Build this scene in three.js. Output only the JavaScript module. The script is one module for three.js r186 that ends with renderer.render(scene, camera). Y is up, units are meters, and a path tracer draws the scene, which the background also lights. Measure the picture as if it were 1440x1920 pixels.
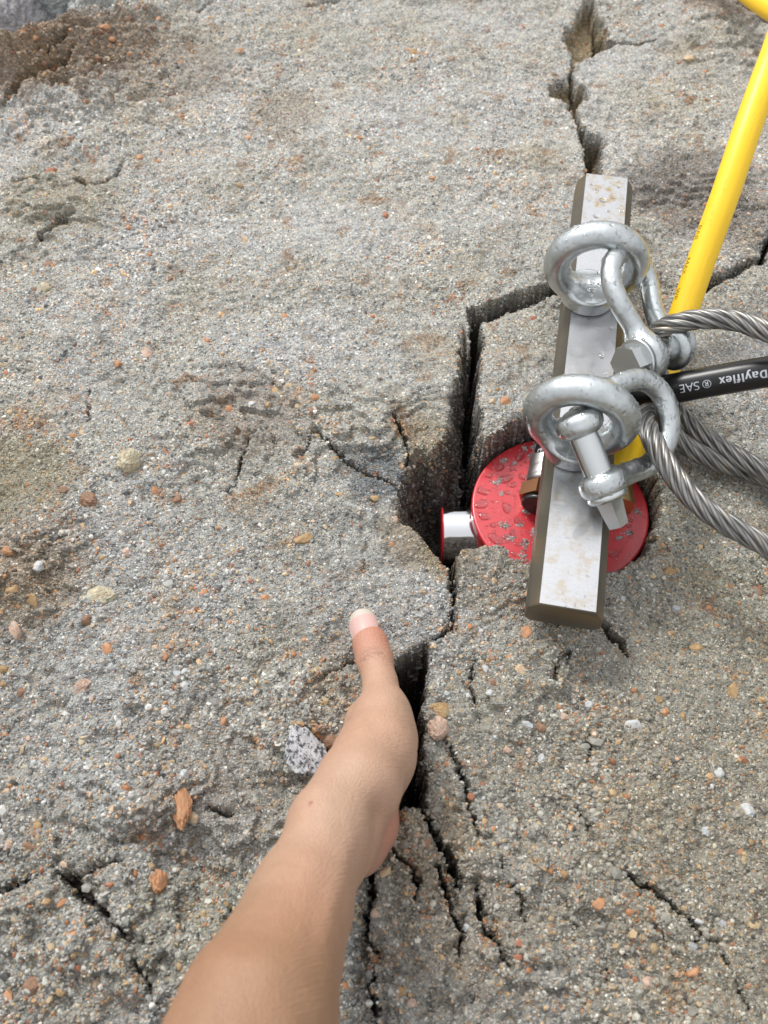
import * as THREE from 'three';
import { mergeGeometries, mergeVertices } from 'three/addons/utils/BufferGeometryUtils.js';
import { RoundedBoxGeometry } from 'three/addons/geometries/RoundedBoxGeometry.js';

// ---------------------------------------------------------------- camera, sky, sun, exposure
const CAM_H = 0.47, PITCH = 58 * Math.PI / 180, FOV = 58;
const scene = new THREE.Scene();
const camera = new THREE.PerspectiveCamera(FOV, 768 / 1024, 0.02, 60);
camera.position.set(0, CAM_H, CAM_H / Math.tan(PITCH));
camera.lookAt(0, 0, 0);
camera.focus = 0.545;
camera.userData.fStop = 11;
const renderer = new THREE.WebGLRenderer({ antialias: true });
renderer.toneMapping = THREE.LinearToneMapping;
renderer.toneMappingExposure = 1.8;
renderer.shadowMap.enabled = true;
{ // bright overcast sky, lightest high up in front
  const W = 512, Hh = 256, d = new Float32Array(W * Hh * 4);
  const L = new THREE.Vector3(-0.35, 0.78, -0.62).normalize(), v = new THREE.Vector3();
  for (let j = 0; j < Hh; j++) for (let i = 0; i < W; i++) {
    const th = (i / W - 0.5) * 2 * Math.PI, ph = ((j + 0.5) / Hh - 0.5) * Math.PI;
    v.set(Math.cos(ph) * Math.cos(th), Math.sin(ph), Math.cos(ph) * Math.sin(th));
    const up = Math.max(0, v.y), g = Math.max(0, v.dot(L));
    let b = v.y < 0 ? 0.22 : 0.37 + 0.26 * up + 0.72 * Math.pow(g, 5) + 0.04 * Math.sin(7 * th + 5 * up) * (1 - up);
    const k = (j * W + i) * 4;
    d[k] = b * 0.985; d[k + 1] = b; d[k + 2] = b * 1.03; d[k + 3] = 1;
  }
  const t = new THREE.DataTexture(d, W, Hh, THREE.RGBAFormat, THREE.FloatType);
  t.mapping = THREE.EquirectangularReflectionMapping; t.magFilter = t.minFilter = THREE.LinearFilter; t.needsUpdate = true;
  scene.background = t; scene.environment = t;
}
const sun = new THREE.DirectionalLight(new THREE.Color(1, 0.97, 0.92), 1.5);
sun.position.set(-1.1, 1.9, -1.5); sun.castShadow = true; sun.shadow.radius = 24;
sun.shadow.mapSize.set(2048, 2048);
Object.assign(sun.shadow.camera, { left: -1, right: 1, top: 1, bottom: -1, near: 0.1, far: 8 });
scene.add(sun);

// ---------------------------------------------------------------- helpers
const V = (x, y, z) => new THREE.Vector3(x, y, z);
const PX = 960 / Math.tan(FOV * Math.PI / 360), CZ = CAM_H / Math.tan(PITCH);
function at(px, py, h = 0) {           // point at height h seen at a place of the photograph
  const a = (px - 720) / PX, b = (960 - py) / PX, s = Math.sin(PITCH), c = Math.cos(PITCH);
  const ry = -s + b * c, rz = -c - b * s, t = (h - CAM_H) / ry;
  return V(a * t, h, CZ + rz * t);
}
function rng(seed) { let s = seed >>> 0; return () => { s = (s + 0x6D2B79F5) >>> 0; let t = Math.imul(s ^ (s >>> 15), 1 | s); t = (t + Math.imul(t ^ (t >>> 7), 61 | t)) ^ t; return ((t ^ (t >>> 14)) >>> 0) / 4294967296; }; }
const R = rng(77);
const clamp = (x, a = 0, b = 1) => x < a ? a : x > b ? b : x;
const smooth = (a, b, x) => { const t = clamp((x - a) / (b - a)); return t * t * (3 - 2 * t); };
const lerp = (a, b, t) => a + (b - a) * t;
const PERM = new Uint8Array(512); { const r = rng(5), p = [...Array(256).keys()]; for (let i = 255; i > 0; i--) { const j = Math.floor(r() * (i + 1));[p[i], p[j]] = [p[j], p[i]]; } for (let i = 0; i < 512; i++) PERM[i] = p[i & 255]; }
const GX = [], GY = []; for (let i = 0; i < 256; i++) { GX.push(Math.cos(i * 2.399963)); GY.push(Math.sin(i * 2.399963)); }
function n2(x, y) {                    // gradient noise, about -1 to 1
  const xi = Math.floor(x), yi = Math.floor(y), fx = x - xi, fy = y - yi, X = xi & 255, Y = yi & 255;
  const a = PERM[PERM[X] + Y], b = PERM[PERM[X + 1] + Y], c = PERM[PERM[X] + Y + 1], d = PERM[PERM[X + 1] + Y + 1];
  const u = fx * fx * fx * (fx * (fx * 6 - 15) + 10), v = fy * fy * fy * (fy * (fy * 6 - 15) + 10);
  const p = GX[a] * fx + GY[a] * fy, q = GX[b] * (fx - 1) + GY[b] * fy, r = GX[c] * fx + GY[c] * (fy - 1), s = GX[d] * (fx - 1) + GY[d] * (fy - 1);
  return 1.5 * (p + u * (q - p) + v * (r + u * (s - r) - p - u * (q - p)));
}
function fbm(x, y, o = 4) { let s = 0, a = 0.5; for (let i = 0; i < o; i++) { s += a * n2(x, y); x = x * 2.03 + 17.3; y = y * 2.03 - 9.1; a *= 0.5; } return s; }
function n3(x, y, z) { return (n2(x + 31.7 * Math.floor(z), y + 7.3 * Math.floor(z)) * (1 - smooth(0, 1, z - Math.floor(z))) + n2(x + 31.7 * (Math.floor(z) + 1), y + 7.3 * (Math.floor(z) + 1)) * smooth(0, 1, z - Math.floor(z))); }
const taken = {};
function numbered(n) { const k = taken[n] = (taken[n] ?? -1) + 1; return k ? `${n}_${String(k).padStart(3, '0')}` : n; }
function put(name, geo, mat, parent) { const m = new THREE.Mesh(geo, mat); m.name = parent ? name : numbered(name); m.castShadow = m.receiveShadow = true; (parent || scene).add(m); return m; }
function part(name, geo, mat, parent) { const m = put(name, geo, mat, parent); m.name = numbered(name); return m; }
function thing(name, label, category, p = V(0, 0, 0), group) { const o = new THREE.Group(); o.name = numbered(name); o.position.copy(p); o.userData = { label, category }; if (group) o.userData.group = group; scene.add(o); return o; }
const lin = (r, g, b) => new THREE.Color().setRGB(r, g, b);
const std = (c, rough, metal = 0, more = {}) => new THREE.MeshStandardMaterial({ color: lin(...c), roughness: rough, metalness: metal, ...more });
function tex(w, h, fn, srgb = false) { const d = new Uint8Array(w * h * 4); const o = [0, 0, 0, 255]; for (let j = 0; j < h; j++) for (let i = 0; i < w; i++) { o[3] = 255; fn(i, j, o); d.set(o, (j * w + i) * 4); } const t = new THREE.DataTexture(d, w, h, THREE.RGBAFormat); t.wrapS = t.wrapT = THREE.RepeatWrapping; t.magFilter = THREE.LinearFilter; t.minFilter = THREE.LinearMipmapLinearFilter; if (srgb) t.colorSpace = THREE.SRGBColorSpace; t.needsUpdate = true; return t; }
const toSrgb = (x) => 255 * (x <= 0.0031308 ? 12.92 * x : 1.055 * Math.pow(x, 1 / 2.4) - 0.055);
function colorize(geo, fn) { const p = geo.attributes.position, c = new Float32Array(p.count * 3), o = [1, 1, 1]; for (let i = 0; i < p.count; i++) { fn(p.getX(i), p.getY(i), p.getZ(i), o, i); c.set(o, i * 3); } geo.setAttribute('color', new THREE.BufferAttribute(c, 3)); return geo; }

// surface nets over a distance field: one smooth closed surface
function nets(sdf, lo, hi, cell, block = 8) {
  const n = [0, 1, 2].map((k) => Math.ceil((hi[k] - lo[k]) / cell / block) * block), [nx, ny, nz] = n;
  const f = new Float32Array(nx * ny * nz), reach = block * cell * 0.87 * 1.25 + cell;
  for (let bz = 0; bz < nz; bz += block) for (let by = 0; by < ny; by += block) for (let bx = 0; bx < nx; bx += block) {
    const h = (block - 1) / 2 * cell, c = sdf(lo[0] + bx * cell + h, lo[1] + by * cell + h, lo[2] + bz * cell + h), far = Math.abs(c) > reach;
    for (let z = bz; z < bz + block; z++) for (let y = by; y < by + block; y++) for (let x = bx; x < bx + block; x++)
      f[(z * ny + y) * nx + x] = far ? c : sdf(lo[0] + x * cell, lo[1] + y * cell, lo[2] + z * cell);
  }
  const id = new Int32Array(nx * ny * nz).fill(-1), pos = [], idx = [], I = (x, y, z) => (z * ny + y) * nx + x;
  for (let z = 0; z < nz - 1; z++) for (let y = 0; y < ny - 1; y++) for (let x = 0; x < nx - 1; x++) {
    const i0 = I(x, y, z), v = [f[i0], f[i0 + 1], f[i0 + nx], f[i0 + nx + 1], f[i0 + nx * ny], f[i0 + nx * ny + 1], f[i0 + nx * ny + nx], f[i0 + nx * ny + nx + 1]];
    let m = 0; for (let k = 0; k < 8; k++) if (v[k] < 0) m |= 1 << k;
    if (m === 0 || m === 255) continue;
    let sx = 0, sy = 0, sz = 0, c = 0;
    for (let a = 0; a < 8; a++) for (let b = 1; b < 8; b <<= 1) if (!(a & b) && (v[a] < 0) !== (v[a | b] < 0)) {
      const t = v[a] / (v[a] - v[a | b]);
      sx += (a & 1) + (b === 1 ? t : 0); sy += ((a >> 1) & 1) + (b === 2 ? t : 0); sz += ((a >> 2) & 1) + (b === 4 ? t : 0); c++;
    }
    id[i0] = pos.length / 3; pos.push(lo[0] + (x + sx / c) * cell, lo[1] + (y + sy / c) * cell, lo[2] + (z + sz / c) * cell);
  }
  const quad = (a, b, c, d, flip) => { if (a < 0 || b < 0 || c < 0 || d < 0) return; flip ? idx.push(a, c, b, a, d, c) : idx.push(a, b, c, a, c, d); };
  for (let z = 1; z < nz - 1; z++) for (let y = 1; y < ny - 1; y++) for (let x = 1; x < nx - 1; x++) {
    const i = I(x, y, z), s = f[i] < 0;
    if (s !== f[i + 1] < 0) quad(id[i], id[i - nx], id[i - nx - nx * ny], id[i - nx * ny], s ? 1 : 0);
    if (s !== f[i + nx] < 0) quad(id[i], id[i - nx * ny], id[i - 1 - nx * ny], id[i - 1], s ? 1 : 0);
    if (s !== f[i + nx * ny] < 0) quad(id[i], id[i - 1], id[i - 1 - nx], id[i - nx], s ? 1 : 0);
  }
  const nor = new Float32Array(pos.length), e = cell * 0.6;
  for (let i = 0; i < pos.length; i += 3) {
    const [x, y, z] = [pos[i], pos[i + 1], pos[i + 2]];
    let a = sdf(x + e, y, z) - sdf(x - e, y, z), b = sdf(x, y + e, z) - sdf(x, y - e, z), c = sdf(x, y, z + e) - sdf(x, y, z - e);
    const l = Math.hypot(a, b, c) || 1; nor[i] = a / l; nor[i + 1] = b / l; nor[i + 2] = c / l;
  }
  const g = new THREE.BufferGeometry();
  g.setAttribute('position', new THREE.BufferAttribute(new Float32Array(pos), 3)); g.setAttribute('normal', new THREE.BufferAttribute(nor, 3)); g.setIndex(idx);
  // keep the winding in step with the outward normals
  const p = pos, q = idx; let s = 0; for (let k = 0; k < Math.min(q.length, 3000); k += 3) { const a = q[k] * 3, b = q[k + 1] * 3, c = q[k + 2] * 3; const ux = p[b] - p[a], uy = p[b + 1] - p[a + 1], uz = p[b + 2] - p[a + 2], vx = p[c] - p[a], vy = p[c + 1] - p[a + 1], vz = p[c + 2] - p[a + 2]; s += (uy * vz - uz * vy) * nor[a] + (uz * vx - ux * vz) * nor[a + 1] + (ux * vy - uy * vx) * nor[a + 2]; }
  if (s < 0) { for (let k = 0; k < q.length; k += 3) [q[k + 1], q[k + 2]] = [q[k + 2], q[k + 1]]; g.setIndex(q); }
  return g;
}
const smin = (a, b, k) => { const h = Math.max(k - Math.abs(a - b), 0) / k; return Math.min(a, b) - h * h * k * 0.25; };
const smax = (a, b, k) => -smin(-a, -b, k);
function capsule(x, y, z, a, b, ra, rb) { const bx = b.x - a.x, by = b.y - a.y, bz = b.z - a.z, px = x - a.x, py = y - a.y, pz = z - a.z; const t = clamp((px * bx + py * by + pz * bz) / (bx * bx + by * by + bz * bz)); return Math.hypot(px - bx * t, py - by * t, pz - bz * t) - (ra + (rb - ra) * t); }

// ---------------------------------------------------------------- the rock
const MM = 0.001;
// cracks: [pixel x, pixel y, width in mm] along each, and a depth in mm
const CRACKS = [
  { d: 75, p: [[1118, 22, 2], [1126, 60, 5], [1108, 96, 5], [1078, 108, 3], [1070, 135, 4], [1074, 160, 5], [1080, 188, 9], [1076, 210, 3], [1088, 240, 7], [1100, 275, 12], [1112, 315, 9], [1118, 345, 6]] },
  { d: 26, p: [[1130, 72, 7], [1165, 80, 5], [1195, 82, 4.5], [1232, 76, 2]] },
  { d: 60, p: [[1075, 528, 13], [1040, 545, 13], [990, 560, 14], [940, 575, 15], [898, 590, 14]] },
  { d: 110, p: [[893, 585, 11], [893, 625, 8], [890, 670, 9], [884, 715, 11], [880, 760, 10], [884, 810, 11], [888, 870, 13], [890, 920, 16]] },
  { d: 45, p: [[1300, 560, 6], [1345, 533, 8], [1385, 512, 7], [1425, 492, 5], [1445, 450, 5], [1470, 400, 4]] },
  { d: 70, p: [[828, 1040, 6], [842, 1075, 8], [848, 1108, 6], [852, 1150, 2.5], [848, 1188, 2.5], [818, 1212, 4]] },
  { d: 40, p: [[795, 1540, 4], [812, 1580, 5], [832, 1618, 5], [852, 1662, 4]] },
  { d: 22, p: [[832, 1395, 1.5], [850, 1430, 2.6], [872, 1468, 2.6], [880, 1520, 1.6], [896, 1570, 1.8], [918, 1600, 0.8]] },
  { d: 25, p: [[722, 1585, 2], [748, 1618, 2.2], [770, 1640, 3], [785, 1672, 3.4], [775, 1705, 1]] },
  { d: 28, p: [[812, 1632, 2], [828, 1665, 3], [832, 1700, 3.5], [848, 1735, 4], [862, 1760, 4], [860, 1795, 2]] },
  { d: 26, p: [[888, 1660, 2], [900, 1705, 3], [908, 1745, 4], [930, 1775, 3.5], [946, 1815, 1]] },
  { d: 45, p: [[690, 1625, 7], [698, 1660, 3.4], [692, 1720, 3.4], [690, 1760, 2], [715, 1800, 1.2], [700, 1850, 3], [708, 1890, 4], [700, 1940, 3]] },
  { d: 14, p: [[950, 1665, 1], [972, 1690, 1.4], [974, 1740, 0.8]] },
  { d: 16, p: [[1112, 1612, 0.8], [1160, 1640, 1.4], [1190, 1655, 2.6], [1228, 1680, 3.6], [1262, 1712, 3.6], [1300, 1740, 3], [1312, 1755, 3]] },
  { d: 12, p: [[1312, 1755, 2.4], [1345, 1768, 1.6], [1375, 1830, 1.4], [1400, 1890, 1]] },
  { d: 12, p: [[1310, 1752, 2], [1300, 1770, 1.2]] },
  { d: 26, p: [[1120, 1172, 5], [1145, 1190, 5], [1165, 1205, 4.5], [1180, 1230, 2]] },
  { d: 14, p: [[885, 1245, 0.7], [880, 1300, 1.4], [884, 1345, 1.2], [895, 1370, 0.6]] },
  { d: 10, p: [[1100, 1370, 0.7], [1098, 1400, 1.4], [1096, 1440, 0.7]] },
  { d: 22, p: [[118, 1630, 3], [145, 1662, 6], [180, 1690, 6], [215, 1735, 4], [240, 1760, 2], [262, 1810, 2.5], [290, 1850, 3.5], [308, 1890, 1.5]] },
  { d: 4.5, p: [[110, 1625, 10], [180, 1690, 17], [240, 1760, 15], [300, 1850, 10]] },
  { d: 5, p: [[690, 1690, 10], [700, 1800, 14], [705, 1900, 16]] },
  { d: 4, p: [[820, 1640, 7], [850, 1730, 11], [865, 1800, 7]] },
  { d: 4, p: [[890, 1660, 6], [910, 1745, 9], [950, 1815, 5]] },
  { d: 14, p: [[145, 1655, 4], [190, 1632, 3], [240, 1628, 1]] },
  { d: 26, p: [[-20, 1705, 10], [10, 1668, 6], [48, 1650, 3], [70, 1640, 1]] },
  { d: 16, p: [[582, 810, 1.4], [610, 838, 2.4], [648, 872, 2.6], [690, 900, 2.4], [738, 915, 1.4]] },
  { d: 30, p: [[735, 778, 1.2], [748, 805, 3.2], [760, 830, 3.4], [765, 850, 2.4], [758, 880, 2], [756, 900, 1.5]] },
  { d: 16, p: [[478, 825, 2.4], [462, 860, 1.6], [452, 890, 2.2], [436, 925, 1.4]] },
  { d: 14, p: [[85, 455, 5], [100, 442, 4], [125, 435, 5], [148, 424, 2]] },
  { d: 7, p: [[38, 424, 1.6], [60, 412, 1.4], [82, 424, 1.2]] },
  { d: 9, p: [[140, 342, 3], [165, 350, 4], [200, 346, 3], [232, 305, 2]] },
  { d: 6, p: [[30, 358, 4], [60, 350, 3], [110, 352, 2]] },
  { d: 10, p: [[430, 1540, 3], [415, 1528, 3], [400, 1515, 1]] },
  { d: 5, p: [[590, 1285, 2], [620, 1262, 3.4], [655, 1240, 3], [672, 1232, 2]] },
  { d: 12, p: [[1060, 1262, 0.8], [1058, 1235, 2], [1042, 1255, 1.4], [1030, 1290, 2.5]] },
  { d: 8, p: [[1085, 1525, 2], [1096, 1560, 1.5], [1120, 1600, 0.8]] },
  { d: 12, p: [[1440, 40, 10], [1420, 34, 12], [1380, 20, 6]] },
  { d: 10, p: [[640, 5, 3], [600, 14, 4], [575, 18, 2]] },
  { d: 9, p: [[400, 12, 3], [375, 22, 3]] },
  { d: 30, p: [[-10, 216, 9], [20, 200, 13], [50, 176, 12], [80, 160, 9], [112, 140, 6], [150, 118, 3]] },
  { d: 16, p: [[92, 135, 3], [112, 122, 5], [140, 106, 5], [160, 96, 2]] },
  { d: 9, p: [[160, 800, 1], [170, 770, 1.4], [168, 740, 0.8]] },
  { d: 10, p: [[560, 870, 0.8], [575, 850, 1.4], [590, 815, 1]] },
  { d: 8, p: [[1060, 1700, 0.6], [1068, 1740, 1.2], [1085, 1770, 0.8]] },
  { d: 8, p: [[1225, 1720, 0.6], [1230, 1750, 1.4], [1245, 1765, 0.8]] },
  { d: 8, p: [[1130, 1800, 0.6], [1140, 1840, 1.6], [1150, 1870, 0.8]] },
  { d: 8, p: [[290, 410, 0.8], [298, 385, 1.4], [330, 360, 1]] },
  { d: 10, p: [[930, 1600, 0.6], [945, 1640, 1.4], [950, 1665, 1]] },
];
// voids: outlines in pixels, depth, width of the slope at the rim (mm)
const VOIDS = [
  { d: 130, s: 5, p: [[742, 1236], [806, 1210], [806, 1262], [796, 1330], [795, 1400], [793, 1470], [800, 1528], [745, 1536], [725, 1590], [700, 1640], [684, 1640], [688, 1560], [690, 1460], [694, 1380], [712, 1300]] },
  { d: 20, s: 3.5, p: [[1096, 6], [1116, 2], [1120, 26], [1140, 48], [1134, 72], [1160, 80], [1128, 94], [1104, 106], [1076, 118], [1066, 92], [1052, 78], [1056, 54], [1076, 44], [1082, 22]] },
  { d: 60, s: 3, p: [[1116, 36], [1142, 48], [1140, 86], [1110, 106], [1100, 96], [1116, 76]] },
  { d: 18, s: 3.5, p: [[1026, 158], [1046, 146], [1076, 142], [1084, 158], [1104, 172], [1104, 192], [1080, 200], [1068, 212], [1056, 194], [1030, 186]] },
  { d: 60, s: 3, p: [[1068, 156], [1092, 160], [1106, 186], [1078, 206], [1062, 208]] },
  { d: 24, s: 3.5, p: [[1084, 226], [1102, 250], [1132, 260], [1134, 290], [1120, 326], [1098, 332], [1092, 290]] },
  { d: 60, s: 3, p: [[1082, 230], [1108, 256], [1130, 266], [1116, 298], [1092, 308]] },
  { d: 78, s: 22, p: [[872, 610], [858, 680], [846, 750], [842, 800], [815, 850], [778, 846], [758, 880], [742, 930], [752, 985], [790, 1020], [815, 1048], [838, 1092], [872, 1060], [930, 1040], [960, 960], [905, 840], [890, 760], [888, 680]] },
];
const EDGE = [[-60, 150], [0, 112], [40, 98], [78, 88], [102, 64], [122, 42], [168, 30], [214, 14], [262, -24], [330, -90]].map(([x, y]) => at(x, y));
const DISC = at(1050, 952, -0.012), DISC_R = 0.0545;
function polyDist(x, z, P) {           // positive inside
  let d = 1e9, inside = false;
  for (let i = 0, j = P.length - 1; i < P.length; j = i++) {
    const a = P[i], b = P[j], ex = b.x - a.x, ez = b.z - a.z, wx = x - a.x, wz = z - a.z, t = clamp((wx * ex + wz * ez) / (ex * ex + ez * ez));
    d = Math.min(d, Math.hypot(wx - ex * t, wz - ez * t));
    if ((a.z > z) !== (b.z > z) && x < (b.x - a.x) * (z - a.z) / (b.z - a.z) + a.x) inside = !inside;
  }
  return inside ? d : -d;
}
function lineDist(x, z, P) { let d = 1e9, s = 1; for (let i = 0; i + 1 < P.length; i++) { const a = P[i], b = P[i + 1], ex = b.x - a.x, ez = b.z - a.z, wx = x - a.x, wz = z - a.z, t = clamp((wx * ex + wz * ez) / (ex * ex + ez * ez)), q = Math.hypot(wx - ex * t, wz - ez * t); if (q < d) { d = q; s = ex * wz - ez * wx; } } return s < 0 ? d : -d; }
// grid lines: fine where the photograph looks, widening outside
function gridLines(a, b, stepA, stepB, out) {
  const g = []; let x = a; while (x < b) { g.push(x); x += lerp(stepA, stepB, (x - a) / (b - a)); } g.push(b);
  let s = stepA, l = []; x = a; while (x > -out) { s *= 1.28; x -= s; l.push(x); } s = stepB; x = b; const r = []; while (x < out) { s *= 1.28; x += s; r.push(x); }
  return [...l.reverse(), ...g, ...r];
}
const xs = gridLines(-0.40, 0.40, 0.00095, 0.00095, 9), zs = gridLines(-0.62, 0.31, 0.0013, 0.00082, 9);
const NX = xs.length, NZ = zs.length, HT = new Float32Array(NX * NZ), CARVE = new Float32Array(NX * NZ), WX = new Float32Array(NX * NZ), WZ = new Float32Array(NX * NZ);
const find = (g, v) => { let a = 0, b = g.length - 1; while (b - a > 1) { const m = (a + b) >> 1; g[m] <= v ? a = m : b = m; } return a; };
// relief placed where the photograph shows it: [px, py, radius mm, height mm]
const LUMPS = [[1060, 1150, 34, 5], [1140, 350, 30, 4], [690, 450, 14, 4], [250, 1330, 60, 4], [640, 960, 60, 6], [560, 760, 26, 3], [400, 830, 22, -4], [440, 800, 14, -4], [820, 1160, 30, 5], [760, 1120, 40, 4], [1250, 370, 34, -9], [1290, 330, 20, -5], [1230, 1560, 60, 3], [980, 1500, 30, -4], [20, 900, 24, -4], [130, 380, 26, -3], [180, 560, 60, 2], [560, 1390, 22, -4], [620, 1420, 20, -7], [860, 1080, 14, 3], [905, 1060, 20, 4], [340, 1680, 26, -5], [410, 1640, 22, -5], [180, 1800, 44, 5], [60, 1690, 30, -6], [20, 1130, 30, 4], [50, 1110, 14, 5], [130, 90, 26, 10], [160, 110, 20, 8], [40, 130, 26, 20], [90, 112, 15, 13], [8, 152, 16, 15], [140, 70, 12, 9], [300, 30, 22, 9], [230, 60, 26, 8], [40, 390, 40, 3], [1420, 60, 30, -6], [1400, 140, 40, 4], [760, 1660, 30, 3], [700, 1780, 26, -5], [880, 1800, 40, 3], [500, 1330, 50, -2]].map(([x, y, r, h]) => [at(x, y), r * MM, h * MM]);
const LEDGY = [[120, 1760, 80], [330, 1660, 40], [850, 1750, 60], [690, 860, 45], [430, 800, 45], [1300, 380, 45], [120, 180, 70], [1380, 80, 50], [100, 430, 35], [560, 1380, 35], [1060, 1250, 40], [30, 1100, 45]].map(([x, y, r]) => [at(x, y), r * MM]);
for (let j = 0; j < NZ; j++) for (let i = 0; i < NX; i++) {
  const x = xs[i], z = zs[j], k = j * NX + i, fine = x > -0.42 && x < 0.42 && z > -0.64 && z < 0.33;
  WX[k] = x + (fine ? MM * (1.9 * n2(x / 0.019, z / 0.019) + 1.5 * n2(x / 0.0065 + 9, z / 0.0065) + 0.75 * n2(x / 0.0027, z / 0.0027 + 4)) : 0);
  WZ[k] = z + (fine ? MM * (1.9 * n2(x / 0.019 + 40, z / 0.019) + 1.5 * n2(x / 0.0065 - 19, z / 0.0065) + 0.75 * n2(x / 0.0027 + 7, z / 0.0027 - 14)) : 0);
  let h = 0.0075 * fbm(x / 0.16 + 3, z / 0.13, 2) + 0.0032 * fbm(x / 0.05, z / 0.04 + 8, 2);
  if (fine) {
    let lw = 0.3; for (const [c, r] of LEDGY) lw += Math.exp(-((x - c.x) ** 2 + (z - c.z) ** 2) / (r * r));
    const lt = fbm(x / 0.075 + 2.2, z / 0.06 + 5, 4) + 0.05 * n2(x / 0.006, z / 0.006), le = (c) => smooth(c - 0.012, c + 0.012, lt);
    h += MM * Math.min(1.3, lw) * (3.6 * le(0.04) + 3.2 * le(0.2) + 3.4 * le(-0.14) + 3 * le(0.34) + 2.4 * le(-0.28));
    const rough = 0.55 + 0.6 * smooth(-0.25, 0.35, fbm(x / 0.09 + 12, z / 0.09, 2)) + 0.5 * smooth(-0.05, 0.25, z);
    const lump = smooth(0.1, 0.45, fbm(x / 0.035 + 30, z / 0.03, 3)), crag = smooth(-0.30, -0.44, z) * smooth(-0.1, -0.26, x);
    h += MM * (lump * 2.6 * Math.abs(n2(x / 0.006 + 60, z / 0.0055)) + crag * (8 * n2(x / 0.02 + 3, z / 0.015) + 5 * Math.abs(n2(x / 0.006, z / 0.006))));
    h += MM * rough * (1.9 * n2(x / 0.016, z / 0.016) + 1.25 * n2(x / 0.007 + 5, z / 0.007) + 0.75 * n2(x / 0.0034, z / 0.0034 + 3) + 0.35 * n2(x / 0.0018 + 2, z / 0.0018));
    for (const [c, r, a] of LUMPS) { const q = ((x - c.x) ** 2 + (z - c.z) ** 2) / (r * r); if (q < 5) h += a * Math.exp(-q * 1.6); }
  } else h += 0.06 * fbm(x / 1.7, z / 1.7, 3) * smooth(0.5, 2.5, Math.max(Math.abs(x), Math.abs(z)));
  HT[k] = h;
}
// the left block stands a little higher than the block right of the long crack
const SPLIT = [[893, 480], [890, 640], [884, 760], [830, 950], [842, 1075], [850, 1180], [800, 1215], [740, 1300], [705, 1500], [690, 1700], [700, 2100]].map(([x, y]) => at(x, y));
function stamp(lo, hi, fn) {
  const i0 = Math.max(0, find(xs, lo.x)), i1 = Math.min(NX - 1, find(xs, hi.x) + 1), j0 = Math.max(0, find(zs, lo.z)), j1 = Math.min(NZ - 1, find(zs, hi.z) + 1);
  for (let j = j0; j <= j1; j++) for (let i = i0; i <= i1; i++) fn(j * NX + i, WX[j * NX + i], WZ[j * NX + i], xs[i], zs[j]);
}
stamp(V(-0.2, 0, -0.25), V(0.3, 0, 0.31), (k, x, z) => { const d = lineDist(x, z, SPLIT); HT[k] += 0.005 * (d > 0 ? -smooth(0.004, 0.0, d) * 0 : 0) + (d > 0 ? 0.006 : 0) * smooth(0.11, 0.01, Math.abs(d)) * smooth(-0.2, -0.1, z); });
for (const c of CRACKS) {
  const P = c.p.map(([x, y, w]) => [at(x, y), w * MM]);
  for (let s = 0; s + 1 < P.length; s++) {
    const [a, wa] = P[s], [b, wb] = P[s + 1], m = Math.max(wa, wb) / 2 + 0.006, ex = b.x - a.x, ez = b.z - a.z, ee = ex * ex + ez * ez;
    stamp(V(Math.min(a.x, b.x) - m, 0, Math.min(a.z, b.z) - m), V(Math.max(a.x, b.x) + m, 0, Math.max(a.z, b.z) + m), (k, x, z) => {
      const t = clamp(((x - a.x) * ex + (z - a.z) * ez) / ee), q = Math.hypot(x - a.x - ex * t, z - a.z - ez * t), w = lerp(wa, wb, t), ins = w / 2 - q;
      const wall = Math.max(0.0011, w * 0.3) * (0.5 + 2.1 * smooth(-0.15, 0.6, n2(x / 0.011 + 70, z / 0.011))), D = Math.min(c.d * MM, w * 9 + 0.004);
      const d = ins > 0 ? 0.0008 + D * Math.pow(smooth(0, wall * 1.1, ins), 0.8) : 0.0008 * smooth(-0.0025, 0, ins);
      if (d > CARVE[k]) CARVE[k] = d;
    });
  }
}
for (const v of VOIDS) {
  const P = v.p.map(([x, y]) => at(x, y)), lo = V(1e9, 0, 1e9), hi = V(-1e9, 0, -1e9); for (const p of P) { lo.min(p); hi.max(p); }
  lo.x -= 0.01; lo.z -= 0.01; hi.x += 0.01; hi.z += 0.01;
  stamp(lo, hi, (k, x, z) => { const s = polyDist(x, z, P), d = s > 0 ? 0.001 + v.d * MM * (v.s > 20 ? Math.pow(clamp(s / (v.s * MM)), 0.85) : smooth(-0.0005, v.s * MM, s)) : 0.001 * smooth(-0.003, 0, s); if (d > CARVE[k]) CARVE[k] = d; });
}
stamp(V(DISC.x - 0.09, 0, DISC.z - 0.09), V(DISC.x + 0.09, 0, DISC.z + 0.09), (k, x, z) => {    // the drilled hole
  const q = Math.hypot(x - DISC.x, z - DISC.z), ins = DISC_R + 0.0032 - q, d = ins > 0 ? 0.15 * smooth(-0.001, 0.0035 + 0.009 * smooth(0.0, 0.6, n2(x / 0.014 + 20, z / 0.014)), ins) : 0.002 * smooth(-0.006, 0, ins);
  if (d > CARVE[k]) CARVE[k] = d;
});
const EDGE_D = new Float32Array(NX * NZ);
stamp(V(-2.5, 0, -3), V(0.2, 0, -0.2), (k, x, z) => { const d = lineDist(x, z, EDGE) + 0.006 * n2(x / 0.02, z / 0.02) + 0.003 * n2(x / 0.008, z / 0.008); EDGE_D[k] = d; });
const rightSide = lineDist(0, 0, EDGE) > 0 ? 1 : -1;
for (let k = 0; k < HT.length; k++) {
  HT[k] -= CARVE[k];
  const e = EDGE_D[k] * -rightSide; if (EDGE_D[k] && e > 0) { const dr = 0.075 * smooth(0, 0.045, e); HT[k] -= dr; }
}
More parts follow.
